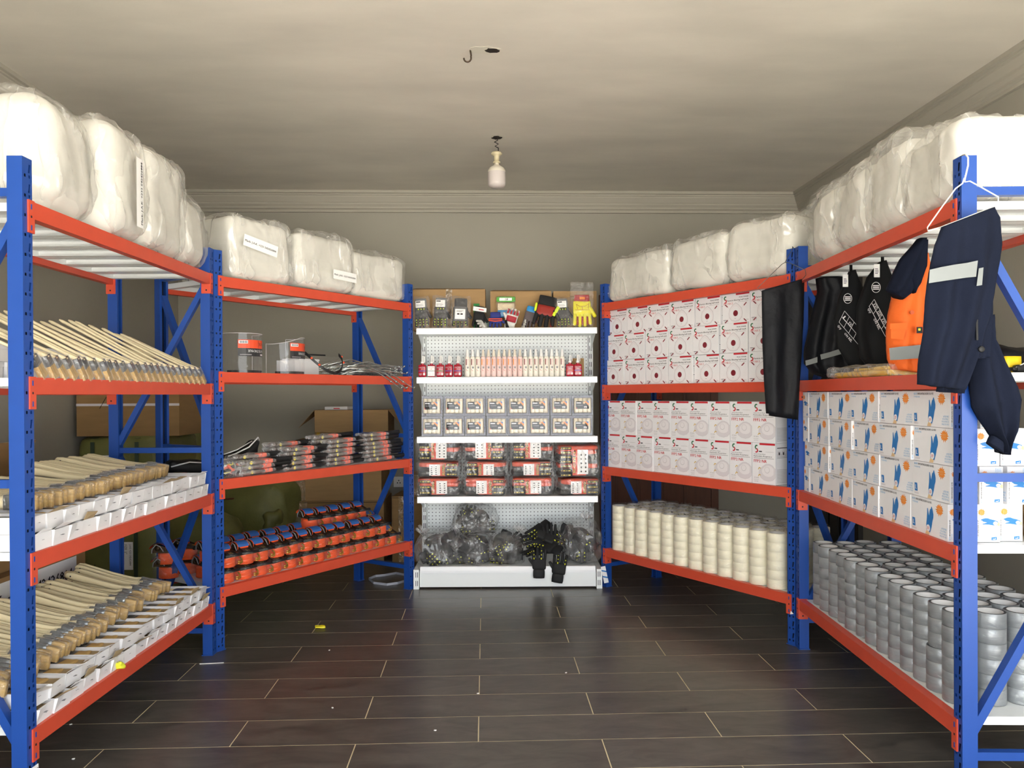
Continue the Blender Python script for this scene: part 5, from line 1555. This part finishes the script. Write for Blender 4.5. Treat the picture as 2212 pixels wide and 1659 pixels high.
M_NAVYB = mat('black_navy_nylon', '#0c0e14', .6, spec=.25, var=.25, vscale=14, bump=.35, bscale=30)
M_BAGK = mat('black_tote_fabric', '#101113', .8, spec=.2, var=.15, bump=.2, bscale=20)
M_REFL = mat('silver_reflective_tape', '#7b7f7e', .45, metal=.2, var=.1, vscale=12)
M_HIVIS = mat('hi_vis_orange_cotton', '#ee6a1f', .75, var=.08, vscale=8, bump=.15, bscale=60)
M_WIREW = mat('white_coated_wire', '#eceae6', .4); M_WIREG = mat('dark_steel_wire', '#5a5a58', .35, metal=.7)

# black trousers where racks C and D meet
Yk = 3.735
q = MB(); drape(q, [(1646, 628, 1733, 603), (1647, 660, 1735, 640), (1648, 740, 1733, 735), (1651, 820, 1727, 822), (1655, 893, 1722, 902)], Yk, .016, M_NAVYB, .007, 1.6, 1.0)
t1 = q.mesh('front_leg'); q = MB(); drape(q, [(1650, 640, 1738, 610), (1652, 700, 1736, 690), (1656, 800, 1730, 800), (1660, 898, 1724, 907)], Yk + .038, .012, M_NAVYB, .006, 2.2, 4.0); t2 = q.mesh('back_leg')
pt = [('front_leg', t1), ('back_leg', t2)]
thing('black_trousers', 'black nylon trousers folded over a wire hanger beside the mask boxes', 'trousers', pt, centred(pt))
q = MB(); Yh = Yk + .02
q.tube([P(1716, 537, Yh + .10), P(1713, 533, Yh + .08), P(1712, 541, Yh + .04), P(1702, 556, Yh), P(1697, 567, Yh)], .0017, M_WIREG, 6); hk = q.mesh('hook')
q = MB(); q.tube([P(1697, 567, Yh), P(1690, 571, Yh), P(1637, 622, Yh), P(1646, 630, Yh), P(1733, 605, Yh), P(1742, 594, Yh), P(1740, 583, Yh), P(1706, 568, Yh), P(1697, 567, Yh)], .0017, M_WIREG, 6); fr = q.mesh('hanger_frame')
pt = [('hook', hk), ('hanger_frame', fr)]; thing('wire_hanger', 'thin dark wire hanger hooked over the double blue post', 'hanger', pt, centred(pt))

# navy trousers with a reflective band over the near post
Yn = 2.315
secs = [(2034, 491, 2150, 447), (2020, 530, 2161, 470), (2008, 590, 2164, 530), (2002, 650, 2152, 600), (1996, 720, 2138, 680), (1988, 780, 2110, 770), (1983, 830, 2083, 842)]
q = MB(); drape(q, secs, Yn, .020, M_NAVY, .010, 2.4, .4, 28); body = q.mesh('front_leg')
q = MB(); drape(q, [(2060, 600, 2158, 560), (2050, 700, 2140, 680), (2040, 780, 2096, 790), (2020, 846, 2082, 850)], Yn + .05, .016, M_NAVY, .012, 2.0, 2.2); leg2 = q.mesh('back_leg')
q = MB(); drape(q, [(2096, 640, 2144, 620), (2090, 700, 2141, 690), (2087, 770, 2136, 768), (2088, 776, 2134, 774)], Yn + .03, .020, M_NAVY, .006, 1.5, .3)
wb = q.mesh('waistband')
def ribbon(q, pts_top, pts_bot, m, Y, off):
    vs = []
    for a, b in zip(pts_top, pts_bot):
        vs += [P(a[0], a[1], Y - off(a[0])), P(b[0], b[1], Y - off(b[0]))]
    n = len(pts_top); q.add(vs, [(2 * i, 2 * i + 1, 2 * i + 3, 2 * i + 2) for i in range(n - 1)], m, None, True)
q = MB(); ribbon(q, [(2009, 583), (2035, 577), (2062, 572), (2090, 568), (2113, 563)], [(2007, 612), (2033, 608), (2060, 604), (2088, 600), (2109, 598)], M_REFL, Yn, lambda x: .040)
ribbon(q, [(2115, 580), (2125, 578)], [(2110, 618), (2122, 616)], M_REFL, Yn, lambda x: .036)
rb = q.mesh('reflective_band')
q = MB(); c = P(2113, 755, Yn - .0); q.lathe([(.0, .002), (.008, .003), (.0095, .0), (.0095, -.003)], M_BLACK, 14, T(c.x, c.y - .018, c.z, 0, R(90))); bt = q.mesh('black_button')
q = MB(); a = P(2110, 690, Yn - .012); b = P(2111, 735, Yn - .014); q.bar(a, b, .006, .003, M_BLACK); zp = q.mesh('zip')
pt = [('front_leg', body), ('back_leg', leg2), ('waistband', wb), ('reflective_band', rb), ('black_button', bt), ('zip', zp)]
thing('navy_trousers', 'navy work trousers with silver reflective band on a white hanger', 'trousers', pt, centred(pt))
q = MB(); Yh = 2.345
q.tube([P(2079, 337, Yh + .03), P(2086, 334, Yh + .015), P(2092, 341, Yh - .01), P(2092, 358, Yh - .01), P(2088, 375, Yh - .008), P(2084, 392, Yh - .004)], .0024, M_WIREW, 7); hk = q.mesh('hook')
q = MB(); q.tube([P(2084, 385, Yh - .004), P(2080, 397, Yh), P(2065, 408, Yh), P(2036, 447, Yh), P(2004, 492, Yh - .01), P(2005, 499, Yh - .02), P(2034, 491, Yh - .02)], .0020, M_WIREW, 7)
q.tube([P(2086, 380, Yh - .004), P(2085, 394, Yh), P(2096, 392, Yh), P(2125, 408, Yh), P(2157, 426, Yh - .01), P(2157, 440, Yh - .02), P(2150, 446, Yh - .02), P(2034, 491, Yh - .02)], .0020, M_WIREW, 7); fr = q.mesh('hanger_frame')
pt = [('hook', hk), ('hanger_frame', fr)]; thing('white_hanger', 'white wire hanger hooked over the near right blue post', 'hanger', pt, centred(pt))
# navy coverall hanging lower, with an empty sleeve
Yc = 2.375
q = MB(); drape(q, [(2112, 690, 2142, 680), (2102, 740, 2146, 735), (2098, 800, 2168, 790), (2099, 850, 2190, 835), (2104, 880, 2201, 862), (2130, 920, 2188, 925), (2150, 950, 2172, 955), (2163, 975, 2168, 982)], Yc, .030, M_NAVY, .012, 1.6, 1.2, 24); sl = q.mesh('sleeve')
q = MB(); drape(q, [(2140, 940, 2166, 958), (2133, 956, 2166, 980)], Yc - .012, .018, M_NAVY, .002, 1, 0); cf = q.mesh('cuff')
pt = [('sleeve', sl), ('cuff', cf)]; thing('navy_jacket', 'navy work jacket hanging lowest, its sleeve over the glove boxes', 'jacket', pt, centred(pt))
# orange shirt with navy collar
Yo = 3.0
q = MB(); drape(q, [(1962, 560, 2000, 548), (1935, 620, 2012, 600), (1922, 680, 2013, 680), (1919, 740, 2013, 745), (1920, 775, 2010, 790), (1930, 798, 2004, 810)], Yo, .045, M_HIVIS, .010, 2.0, .8, 26); ob = q.mesh('shirt_body')
q = MB(); drape(q, [(1986, 515, 1998, 516), (1948, 558, 1992, 575), (1926, 605, 1966, 635), (1918, 625, 1948, 648)], Yo - .05, .030, M_NAVY, .008, 1.5, .2); cl_ = q.mesh('navy_sleeve')
q = MB(); drape(q, [(1990, 517, 2004, 520), (1975, 560, 2003, 575), (1966, 600, 1990, 612), (1972, 632, 1976, 634)], Yo - .065, .014, M_NAVY, .004, 1, 0); cl2 = q.mesh('navy_collar')
q = MB(); ribbon(q, [(1921, 752), (1945, 749), (1970, 747), (1995, 744)], [(1923, 778), (1946, 777), (1970, 775), (1995, 774)], M_REFL, Yo, lambda x: .068); rf = q.mesh('reflective_band')
q = MB(); ribbon(q, [(1925, 703), (1960, 701)], [(1925, 731), (1952, 734)], M_HIVIS, Yo, lambda x: .066); ribbon(q, [(1923, 699), (1961, 697)], [(1923, 711), (1961, 713)], M_HIVIS, Yo, lambda x: .070); pk = q.mesh('chest_pocket')
q = MB(); c = P(1970, 675, Yo - .066); q.lathe([(.008, 0), (.008, .003)], mat('dull_orange_button', '#c24f1a', .5), 12, T(c.x, c.y, c.z, 0, R(90))); bt = q.mesh('button')
q = MB(); a = P(1986, 712, Yo - .068); q.box(a.x - .010, a.x + .012, a.y - .001, a.y, a.z - .014, a.z + .010, M_BLACK); q.box(a.x - .004, a.x + .004, a.y - .002, a.y - .001, a.z - .004, a.z + .004, M_YEL); lb = q.mesh('brand_label')
pt = [('shirt_body', ob), ('navy_sleeve', cl_), ('navy_collar', cl2), ('reflective_band', rf), ('chest_pocket', pk), ('button', bt), ('black_label', lb)]
thing('orange_shirt', 'bright orange work shirt with navy collar and silver band', 'shirt', pt, centred(pt))
# black printed tote bags
def tote(secs, Y, strap, label, table, emblem, words):
    q = MB(); drape(q, secs, Y, .025, M_BAGK, .008, 1.3, Y * 7); b = q.mesh('bag_body')
    q = MB(); q.bar(P(*strap[0], Y), P(*strap[1], Y), .012, .004, M_BAGK); s = q.mesh('strap')
    q = MB(); Yp = Y - .052
    ex, ey, er = emblem; c = P(ex, ey, Yp)
    ring = [(c.x + er * math.cos(2 * math.pi * k / 20), c.y, c.z + er * 1.2 * math.sin(2 * math.pi * k / 20)) for k in range(20)]
    q.tube(ring, .0012, M_WHITE, 5, closed=True)
    for k in (-1, 0, 1): q.bar((c.x - er * .7, c.y, c.z + k * er * .4), (c.x + er * .7, c.y, c.z + k * er * .4), .0015, .004, M_WHITE)
    p00, p10, p01 = [P(a, b2, Yp) for a, b2 in table]; u = p10 - p00; v = p01 - p00
    for k in range(5): q.bar(p00 + u * (k / 4), p00 + u * (k / 4) + v, .0012, .0012, M_WHITE)
    for k in range(3): q.bar(p00 + v * (k / 2), p00 + v * (k / 2) + u, .0012, .0012, M_WHITE)
    ang = math.atan2(u.z, u.x)
    for k, wd in enumerate(words):
        if not wd: continue
        st = p00 + u * ((k + .15) / 4) + v * .55
        put_text(q, wd, st.x, st.z, .016, M_WHITE, st.y - .001, width=u.length / 4 * .7, rot=ang)
    st = p00 + v * 1.35; put_text(q, 'Qty', st.x, st.z, .010, M_WHITE, st.y, rot=ang); st = p00 + v * 1.35 + u * .35; put_text(q, 'ON REL', st.x, st.z, .010, M_WHITE, st.y, rot=ang)
    pr = q.mesh('white_printing')
    a = P(strap[1][0] - 12, strap[1][1] + 8, Y - .03); q = MB(); q.box(a.x - .012, a.x + .012, a.y, a.y + .001, a.z - .045, a.z + .01, M_STICK); lines(q, a.x - .008, a.x + .008, a.z - .03, a.z - .005, 4, M_INK, a.y - .0005); tg = q.mesh('paper_tag')
    pt = [('bag_body', b), ('strap', s), ('white_printing', pr), ('paper_tag', tg)]
    thing('tote_bag', label, 'bag', pt, centred(pt))
tote([(1900, 566, 1912, 564), (1872, 600, 1926, 595), (1850, 660, 1934, 650), (1848, 720, 1930, 720), (1858, 775, 1922, 780), (1880, 798, 1912, 796)], 3.3, ((1907, 536), (1907, 568)), 'black tote bag with a white printed size table beside the orange shirt', ((1889, 647), (1924, 712), (1878, 662)), (1893, 621, .018), ['XXL', 'XXXL', 'XXL', 'XL'])
tote([(1836, 586, 1846, 584), (1812, 640, 1870, 630), (1802, 690, 1884, 690), (1810, 750, 1890, 755), (1840, 800, 1885, 800)], 3.5, ((1839, 566), (1839, 590)), 'black tote bag with white printed table beside the rain jacket', ((1825, 672), (1866, 720), (1813, 696)), (1832, 645, .018), ['L', 'XXL', '', 'XL'])
Yr = 3.80
q = MB(); drape(q, [(1764, 602, 1822, 600), (1768, 630, 1836, 630), (1752, 690, 1842, 690), (1738, 750, 1842, 755), (1737, 785, 1845, 790), (1752, 806, 1838, 808), (1785, 817, 1826, 817)], Yr, .05, M_NAVYB, .014, 2.5, 2.0, 28); jb = q.mesh('jacket_body')
q = MB(); ribbon(q, [(1740, 779), (1752, 776), (1766, 771)], [(1741, 790), (1752, 787), (1766, 783)], M_REFL, Yr, lambda x: .075); ribbon(q, [(1772, 766), (1795, 760), (1816, 753)], [(1774, 777), (1796, 771), (1820, 764)], M_REFL, Yr, lambda x: .078); jr = q.mesh('reflective_band')
pt = [('jacket_body', jb), ('reflective_band', jr)]; thing('rain_jacket', 'shiny black rain jacket with reflective bands at the far end', 'jacket', pt, centred(pt))
# folded yellow rain suit
M_RAIN = mat('yellow_pvc', '#e8bb1f', .4, var=.1)
zD2 = LV['D'][2] + .001
q = MB(); q.soft(.50, .26, .028, .012, M_RAIN, 8, T(0, .13, .014), amp=.006, freq=14); q.soft(.30, .22, .014, .006, M_RAIN, 6, T(.06, .13, .034), amp=.006, freq=14, seed=3); q.v = [(x, y, max(z, 0)) for x, y, z in q.v]; f1 = q.mesh('folded_suit')
q = MB(); q.soft(.56, .29, .048, .016, M_FILMH, 8, T(-.02, .13, .026), amp=.01, freq=14, amp2=.006); q.v = [(x, y, max(z, 0)) for x, y, z in q.v]
thing('yellow_rain_suit', 'folded yellow rain suit in a clear bag below the hanging bags', 'clothing', [('folded_suit', f1), ('plastic_bag', q.mesh('plastic_bag'))], at('D', .68, .03, zD2, R(2)))
# things at the near end of the same shelf
q = MB(); q.soft(.055, .06, .056, .004, mat('bright_yellow_card', '#f2cf1c', .5), 3, T(0, 0, .028)); 
thing('yellow_carton', 'small bright yellow carton beside the hanging navy jacket', 'box', [('carton', q.mesh('carton'))], T(gx(2177, 2.6), 2.6, zD2, R(4)))
q = MB(); q.soft(.22, .16, .085, .04, M_NAVYB, 9, T(0, 0, .042), amp=.03, freq=9, seed=4); zm = min(v[2] for v in q.v); q.v = [(x, y, z - zm) for x, y, z in q.v]
thing('folded_cloth', 'heap of folded black cloth behind the yellow carton', 'clothing', [('cloth', q.mesh('cloth'))], T(gx(2200, 2.74), 2.74, zD2))
q = MB(); q.soft(.05, .03, .026, .008, M_GRIP, 4, T(0, 0, .013)); q.soft(.02, .034, .012, .004, M_GRIP, 3, T(-.03, 0, .012)); b1 = q.mesh('buckle'); q = MB(); q.tube([(-.03, -.01, .014), (0, -.012, .03), (.06, -.01, .042)], .0018, M_WIREW, 5)
thing('buckle_strap', 'black plastic buckle with white cord at the right edge', 'buckle', [('buckle', b1), ('white_cord', q.mesh('white_cord'))], T(gx(2207, 2.55), 2.55, zD2))
zD1 = LV['D'][1] + .001
q = MB(); q.box(-.09, .09, 0, .12, 0, .19, M_CARD2)
for k in range(8):
    q.box(-.09 + k * .0225, -.079 + k * .0225, -.001, 0, .092 + (k % 2) * .006, .098 + (k % 2) * .006, M_INK)
thing('small_carton', 'brown carton with checked print behind the glove boxes', 'box', [('box_body', q.mesh('box_body'))], at('D', 1.18, .33, zD1, R(-85)))
q = MB(); q.soft(.10, .09, .11, .035, mat('off_white_cotton', '#e3ded5', .85), 8, T(0, 0, .055), amp=.022, freq=16, seed=9); zm = min(v[2] for v in q.v); q.v = [(x, y, z - zm) for x, y, z in q.v]
thing('cotton_roll', 'rolled off-white cotton cloth at the near end of the glove shelf', 'cloth', [('cloth', q.mesh('cloth'))], at('D', 1.40, .318, zD1))

# ------------------------------------------------------------------ goods stored along the walls
M_SACK = mat('olive_woven_sack', '#74743f', .55, var=.22, vscale=9, bump=.4, bscale=35)
M_SACKD = mat('dark_green_band', '#31402f', .5)
def bale(w, d, h, seed, bands=True):
    q = MB(); q.soft(w, d, h, min(w, d, h) * .16, M_SACK, 10, T(0, 0, h / 2), amp=.03, freq=4.5, seed=seed, amp2=.012); zm = min(v[2] for v in q.v); q.v = [(x, y, z - zm) for x, y, z in q.v]
    p = [('sack', q.mesh('sack'))]
    if bands:
        for x in (-w * .28, w * .22):
            q = MB(); e = .012; q.box(x - .012, x + .012, -d / 2 - e, -d / 2 - e + .002, .03, h - .02, M_SACKD); q.box(x - .012, x + .012, -d / 2 - e, d / 2, h + .002, h + .004, M_SACKD); p.append(('strapping', q.mesh('strapping')))
    return p
b1 = bale(.52, .55, .50, 1.2)
q = MB(); M0 = T(.05, -.292, .30)
quad(q, -.05, .05, -.085, .085, M_STICK, 0, M0)
for k, (x, L, hh) in enumerate(((.028, .13, .012), (.0, .06, .014), (-.032, .09, .012))): 
    put_text(q, ('J.A.K +233 542426884', 'SIZE: 2"', 'QTY: 600PCS')[k], x, .072, hh, M_INK, -.0008, width=L, rot=R(-90), M=M0)
b1s = b1 + [('paper_label', q.mesh('paper_label'))]
thing('woven_bale', 'lower olive woven bale with white paper label by the left wall', 'bale', b1s, T(-2.415, 5.05, .001))
b2_ = bale(.54, .55, .50, 2.7); q = MB(); quad(q, -.06, .02, -.02, .02, M_STICK, 0, T(-.03, -.295, .38)); lines(q, -.08, -.03, .385, .395, 2, M_INK, -.296); b2_.append(('paper_label', q.mesh('paper_label')))
thing('woven_bale', 'upper olive woven bale under the strapped carton by the left wall', 'bale', b2_, T(-2.41, 5.05, .515))
thing('woven_bale', 'olive woven bale standing in the back left corner, lower one', 'bale', bale(.44, .5, .52, 3.9), T(-2.42, 5.72, .001))
thing('woven_bale', 'olive woven bale in the back left corner, upper one', 'bale', bale(.42, .48, .50, 5.1), T(-2.42, 5.72, .535))
q = MB(); q.soft(.70, .60, .62, .20, M_SACK, 12, T(0, 0, .31), amp=.05, freq=4, seed=7, amp2=.02); zm = min(v[2] for v in q.v); q.v = [(x, y, z - zm) for x, y, z in q.v]; s1 = q.mesh('sack')
q = MB(); q.soft(.12, .10, .14, .04, M_SACK, 7, T(.20, -.30, .36), amp=.04, freq=14, seed=2); s2 = q.mesh('gathered_end')
q = MB(); q.tube([(-.34, -.24, .50), (-.1, -.30, .52), (.15, -.27, .52), (.30, -.15, .5)], .006, mat('dark_red_thread', '#5a2a1e', .7), 5); s3 = q.mesh('stitched_seam')
thing('woven_sack', 'large rounded olive sack lying behind the back left rack', 'sack', [('sack', s1), ('gathered_end', s2), ('stitched_seam', s3)], T(-1.96, 6.02, .001))
q = MB(); q.soft(.5, .45, .42, .15, M_SACK, 10, T(0, 0, .21), amp=.05, freq=5, seed=11, amp2=.02); zm = min(v[2] for v in q.v); q.v = [(x, y, z - zm) for x, y, z in q.v]
thing('woven_sack', 'smaller olive sack lying below the bagged tools near the corner', 'sack', [('sack', q.mesh('sack'))], T(-2.15, 5.42, .001))
# cartons
q = MB(); q.box(-.31, .31, 0, .42, 0, .34, M_CARD2); bd_ = q.mesh('box_body')
q = MB(); q.box(-.312, .312, -.0015, 0, .185, .200, M_LGREY); sp_ = q.mesh('white_strap'); q = MB(); q.tube([(-.17, -.001, .17), (-.13, -.001, .24), (-.11, -.001, .22), (-.10, -.001, .27), (-.06, -.001, .28)], .002, M_INK, 4); hw = q.mesh('handwriting')
thing('cardboard_box', 'brown carton with white strap standing on the olive bales', 'box', [('box_body', bd_), ('white_strap', sp_), ('handwriting', hw)], T(-2.36, 4.80, 1.03, R(2)))
def plain_box(w, d, h, m=None, seams=True):
    q = MB(); q.box(-w / 2, w / 2, 0, d, 0, h, m or M_CARD2); p = [('box_body', q.mesh('box_body'))]
    if seams:
        q = MB(); q.box(-w / 2 - .0005, w / 2 + .0005, -.001, 0, h - .012, h - .008, M_VOID); q.box(-w / 2 + .05, -w / 2 + .12, -.0012, 0, 0, h, M_TAPE); p.append(('packing_tape', q.mesh('packing_tape')))
    return p
thing('cardboard_box', 'wide brown carton on the floor behind the ratchet straps', 'box', plain_box(.70, .5, .465), T(-1.335, 5.96, .001, R(2)))
thing('cardboard_box', 'brown carton stacked in the middle behind the bagged tools', 'box', plain_box(.70, .48, .455, M_CARD), T(-1.355, 5.98, .468, R(2)))
q = MB(); q.box(-.28, .28, 0, .40, 0, .235, M_CARD); bb = q.mesh('box_body')
def flap(pts, th=.003):
    q = MB(); n = Vector(pts[1]) - Vector(pts[0]); nn = n.cross(Vector(pts[2]) - Vector(pts[0])).normalized() * th
    vs = [Vector(p) for p in pts] + [Vector(p) + nn for p in pts]
    q.add(vs, [(0, 1, 2, 3), (7, 6, 5, 4), (0, 4, 5, 1), (1, 5, 6, 2), (2, 6, 7, 3), (3, 7, 4, 0)], M_CARD); return q.mesh('open_flap')
thing('cardboard_box', 'open brown carton with spread flaps on top of the stack', 'box', [('box_body', bb), ('open_flap', flap([(-.28, 0, .235), (-.28, .4, .235), (-.43, .36, .14), (-.40, .0, .10)])), ('open_flap', flap([(.28, .4, .235), (.28, 0, .235), (.40, .02, .09), (.42, .36, .10)])),
      ('open_flap', flap([(.28, 0, .235), (-.28, 0, .235), (-.27, -.035, .07), (.27, -.035, .05)])), ('yellow_tape', MB().box(-.266, -.240, -.002, 0, -.10, .10, M_OCH).mesh('yellow_tape'))], T(-1.232, 5.99, .925, R(2)))
q = MB(); q.box(-.09, .09, 0, .14, 0, .024, M_WHITE); quad(q, -.02, .03, .006, .014, M_RED)
thing('white_carton', 'flat white carton lying on the open brown box', 'box', [('carton', q.mesh('carton'))], T(-1.37, 6.08, 1.162, R(-6)))
thing('cardboard_box', 'brown carton on the floor beside the gondola upright', 'box', plain_box(.32, .36, .50), T(-.76, 5.95, .001, R(-3)))
thing('cardboard_box', 'small brown carton on the box beside the gondola upright', 'box', plain_box(.24, .3, .16), T(-.70, 5.97, .503, R(-3)))
# carton with shipping mark behind rack A
q = MB(); q.box(-.18, .18, -.42, .42, 0, .52, M_CARD2); bb = q.mesh('box_body')
q = MB(); Mx = Matrix.Translation((.181, 0, 0)) @ Matrix.Rotation(math.pi / 2, 4, 'Z'); quad(q, -.38, .34, .36, .50, M_STICK, 0, Mx); put_text(q, 'J.A.K. +233 542426884', -.36, .405, .045, M_INK, -.001, width=.66, M=Mx, bold=1)
thing('cardboard_box', 'carton with large printed shipping mark behind the left rack', 'box', [('box_body', bb), ('shipping_mark', q.mesh('shipping_mark'))], T(-2.30, 3.45, .001, R(0)))
thing('cardboard_box', 'plain brown carton on the shipping-mark carton at the left edge', 'box', [('box_body', MB().box(-.15, .15, -.3, .3, 0, .42, M_CARD2).mesh('box_body')), ('side_flap', MB().add([(.15, -.3, .42), (.15, .3, .42), (.24, .28, .56), (.24, -.28, .56), (.147, -.3, .42), (.147, .3, .42), (.237, .28, .562), (.237, -.28, .562)], [(0, 1, 2, 3), (7, 6, 5, 4), (1, 5, 6, 2), (2, 6, 7, 3), (3, 7, 4, 0)], M_CARD2).mesh('side_flap'))], T(-2.33, 3.15, .522))
# wall socket
q = MB(); q.box(-.043, .043, -.009, 0, -.043, .043, M_WCAP); pl_ = q.mesh('face_plate'); q = MB()
for x, z in ((-.011, -.008), (.011, -.008), (0, .012)): q.box(x - .004, x + .004, -.0098, -.0088, z - .005, z + .005, M_HOLE)
thing('wall_socket', 'white wall socket on the back wall beside the gondola', 'socket', [('face_plate', pl_), ('socket_holes', q.mesh('socket_holes'))], ROOM @ Matrix.Translation((-.725, YB, .545)))

# ------------------------------------------------------------------ ceiling lamp and hook
lx, ly = -.093, 5.14
q = MB(); q.tube([(0, 0, HC - 2.6 - .001), (.008, .004, .345), (-.014, 0, .332), (.012, 0, .318), (-.010, .002, .305), (.012, 0, .292), (.010, 0, .262)], .0035, M_VOID, 6); wr = q.mesh('twisted_wire')
M_AGED = mat('aged_cream_plastic', '#d8cca8', .45, var=.1, vscale=30)
q = MB(); q.lathe([(.010, .268), (.030, .264), (.036, .258), (.036, .250), (.026, .244), (.018, .238), (.017, .206), (.023, .203), (.024, .196), (.018, .192)], M_AGED, 20); hd_ = q.mesh('lamp_holder')
q = MB(); q.lathe([(.014, .196), (.016, .180), (.030, .172), (.048, .160), (.057, .145), (.058, .132)], mat('white_lamp_body', '#ddd6c6', .4), 24, cap=False); lb_ = q.mesh('lamp_body')
q = MB(); q.lathe([(.0585, .132), (.0585, .060), (.055, .046), (.042, .034), (.020, .029), (.0005, .028)], mat('frosted_diffuser', '#cfc6c2', .25), 24, cap=False); df_ = q.mesh('diffuser')
thing('pendant_bulb', 'unlit white bulb hanging from the ceiling on twisted wire', 'lamp', [('twisted_wire', wr), ('lamp_holder', hd_), ('lamp_body', lb_), ('diffuser', df_)], T(lx, ly, 2.6))
q = MB(); pts = [(0, 0, .062), (.002, 0, .05), (.004, 0, .035)] + [(-.014 + .018 * math.cos(R(a)), 0, .024 + .020 * math.sin(R(a))) for a in range(20, -200, -22)]
q.tube(pts, .0042, mat('rusty_iron', '#4b3d31', .45, metal=.6), 8)
hkx, hky = -.197, 3.86
thing('ceiling_hook', 'dark iron hook screwed into the ceiling', 'hook', [('hook', q.mesh('hook'))], T(hkx, hky, HC - .062))

# ------------------------------------------------------------------ litter on the floor
q = MB()
loop = [(-.30, .02), (-.20, -.10), (-.02, -.15), (.10, -.11), (.22, -.02), (.16, .12), (.0, .19), (-.12, .13), (-.24, .10)]
vs = []
for x, y in loop: vs += [(x * .55, y, .0005), (x * .55, y, .016)]
n = len(loop); q.add(vs, [(2 * i, 2 * ((i + 1) % n), 2 * ((i + 1) % n) + 1, 2 * i + 1) for i in range(n)], mat('grey_packing_strap', '#a7a9b2', .4))
vs2 = [(x * .98, y * .98, z) for x, y, z in vs]; q.add(vs2, [(2 * i, 2 * i + 1, 2 * ((i + 1) % n) + 1, 2 * ((i + 1) % n)) for i in range(n)], MATS['grey_packing_strap'])
thing('packing_strap', 'loop of grey packing strap on the floor beside the gondola', 'strap', [('strap', q.mesh('strap'))], T(-.83, 5.36, .0005))
q = MB(); q.soft(.055, .03, .012, .004, mat('yellow_wrapper', '#e5d81e', .45), 5, T(0, 0, .007), amp=.008, freq=40); q.soft(.02, .014, .010, .004, M_WHITE, 4, T(-.02, .018, .007), amp=.004, freq=60); q.v = [(x, y, max(z, .0003)) for x, y, z in q.v]
thing('sweet_wrapper', 'small yellow and white wrapper on the dark floor tiles', 'litter', [('wrapper', q.mesh('wrapper'))], T(-1.055, 4.27, .0, R(10)))
q = MB(); q.box(-.055, .055, -.003, .003, 0, .002, M_STICK)
thing('paper_strip', 'thin white strip on the floor beside the double post', 'litter', [('strip', q.mesh('strip'))], T(-1.435, 3.71, .0005, R(8)))
for i, (px, py) in enumerate(((152, 1642), (147, 1567), (708, 1406), (714, 1531), (936, 1580), (1029, 1500), (1220, 1455))):
    Y = 1688 * CAM_H / (py - HZ0 + .005 * (px - 1106)); q = MB(); q.soft(.010, .007, .003, .001, M_STICK, 2, T(0, 0, .0016))
    thing('paper_crumb', 'tiny white paper crumb on the dark tiles', 'litter', q.mesh('paper_crumb'), T(gx(px, Y), Y, .0, R(i * 40)), 'paper crumbs scattered on the floor')
q = MB(); q.box(-.026, .004, -.0032, -.0002, 0, .055, M_STICK); q.bar((-.014, -.004, .045), (-.010, -.004, .012), .002, .002, M_INK); q.bar((-.010, -.004, .012), (-.002, -.004, .045), .002, .002, M_INK)
thing('paper_sticker', 'white sticker with a pen tick on the near left post', 'sticker', [('sticker', q.mesh('sticker'))], at('A', PW - .006, -.003, .085))
q = MB(); q.add([(0, 0, 0), (.02, 0, .006), (.003, 0, .018), (0, .0015, 0), (.02, .0015, .006), (.003, .0015, .018)], [(0, 1, 2), (5, 4, 3), (0, 3, 4, 1), (1, 4, 5, 2), (2, 5, 3, 0)], M_STICK)
thing('paper_sticker', 'torn white sticker corner on the right double post', 'sticker', [('sticker', q.mesh('sticker'))], at('C', PW + RL + .022, -.0075, .156))
q = MB(); q.add([(-.03, 0, 0), (.03, .0, 0), (.02, .03, -.02), (-.03, .03, -.012), (-.03, 0, .001), (.03, .0, .001), (.02, .03, -.019), (-.03, .03, -.011)], [(0, 1, 2, 3), (7, 6, 5, 4), (0, 4, 5, 1), (2, 6, 7, 3)], M_STICK)
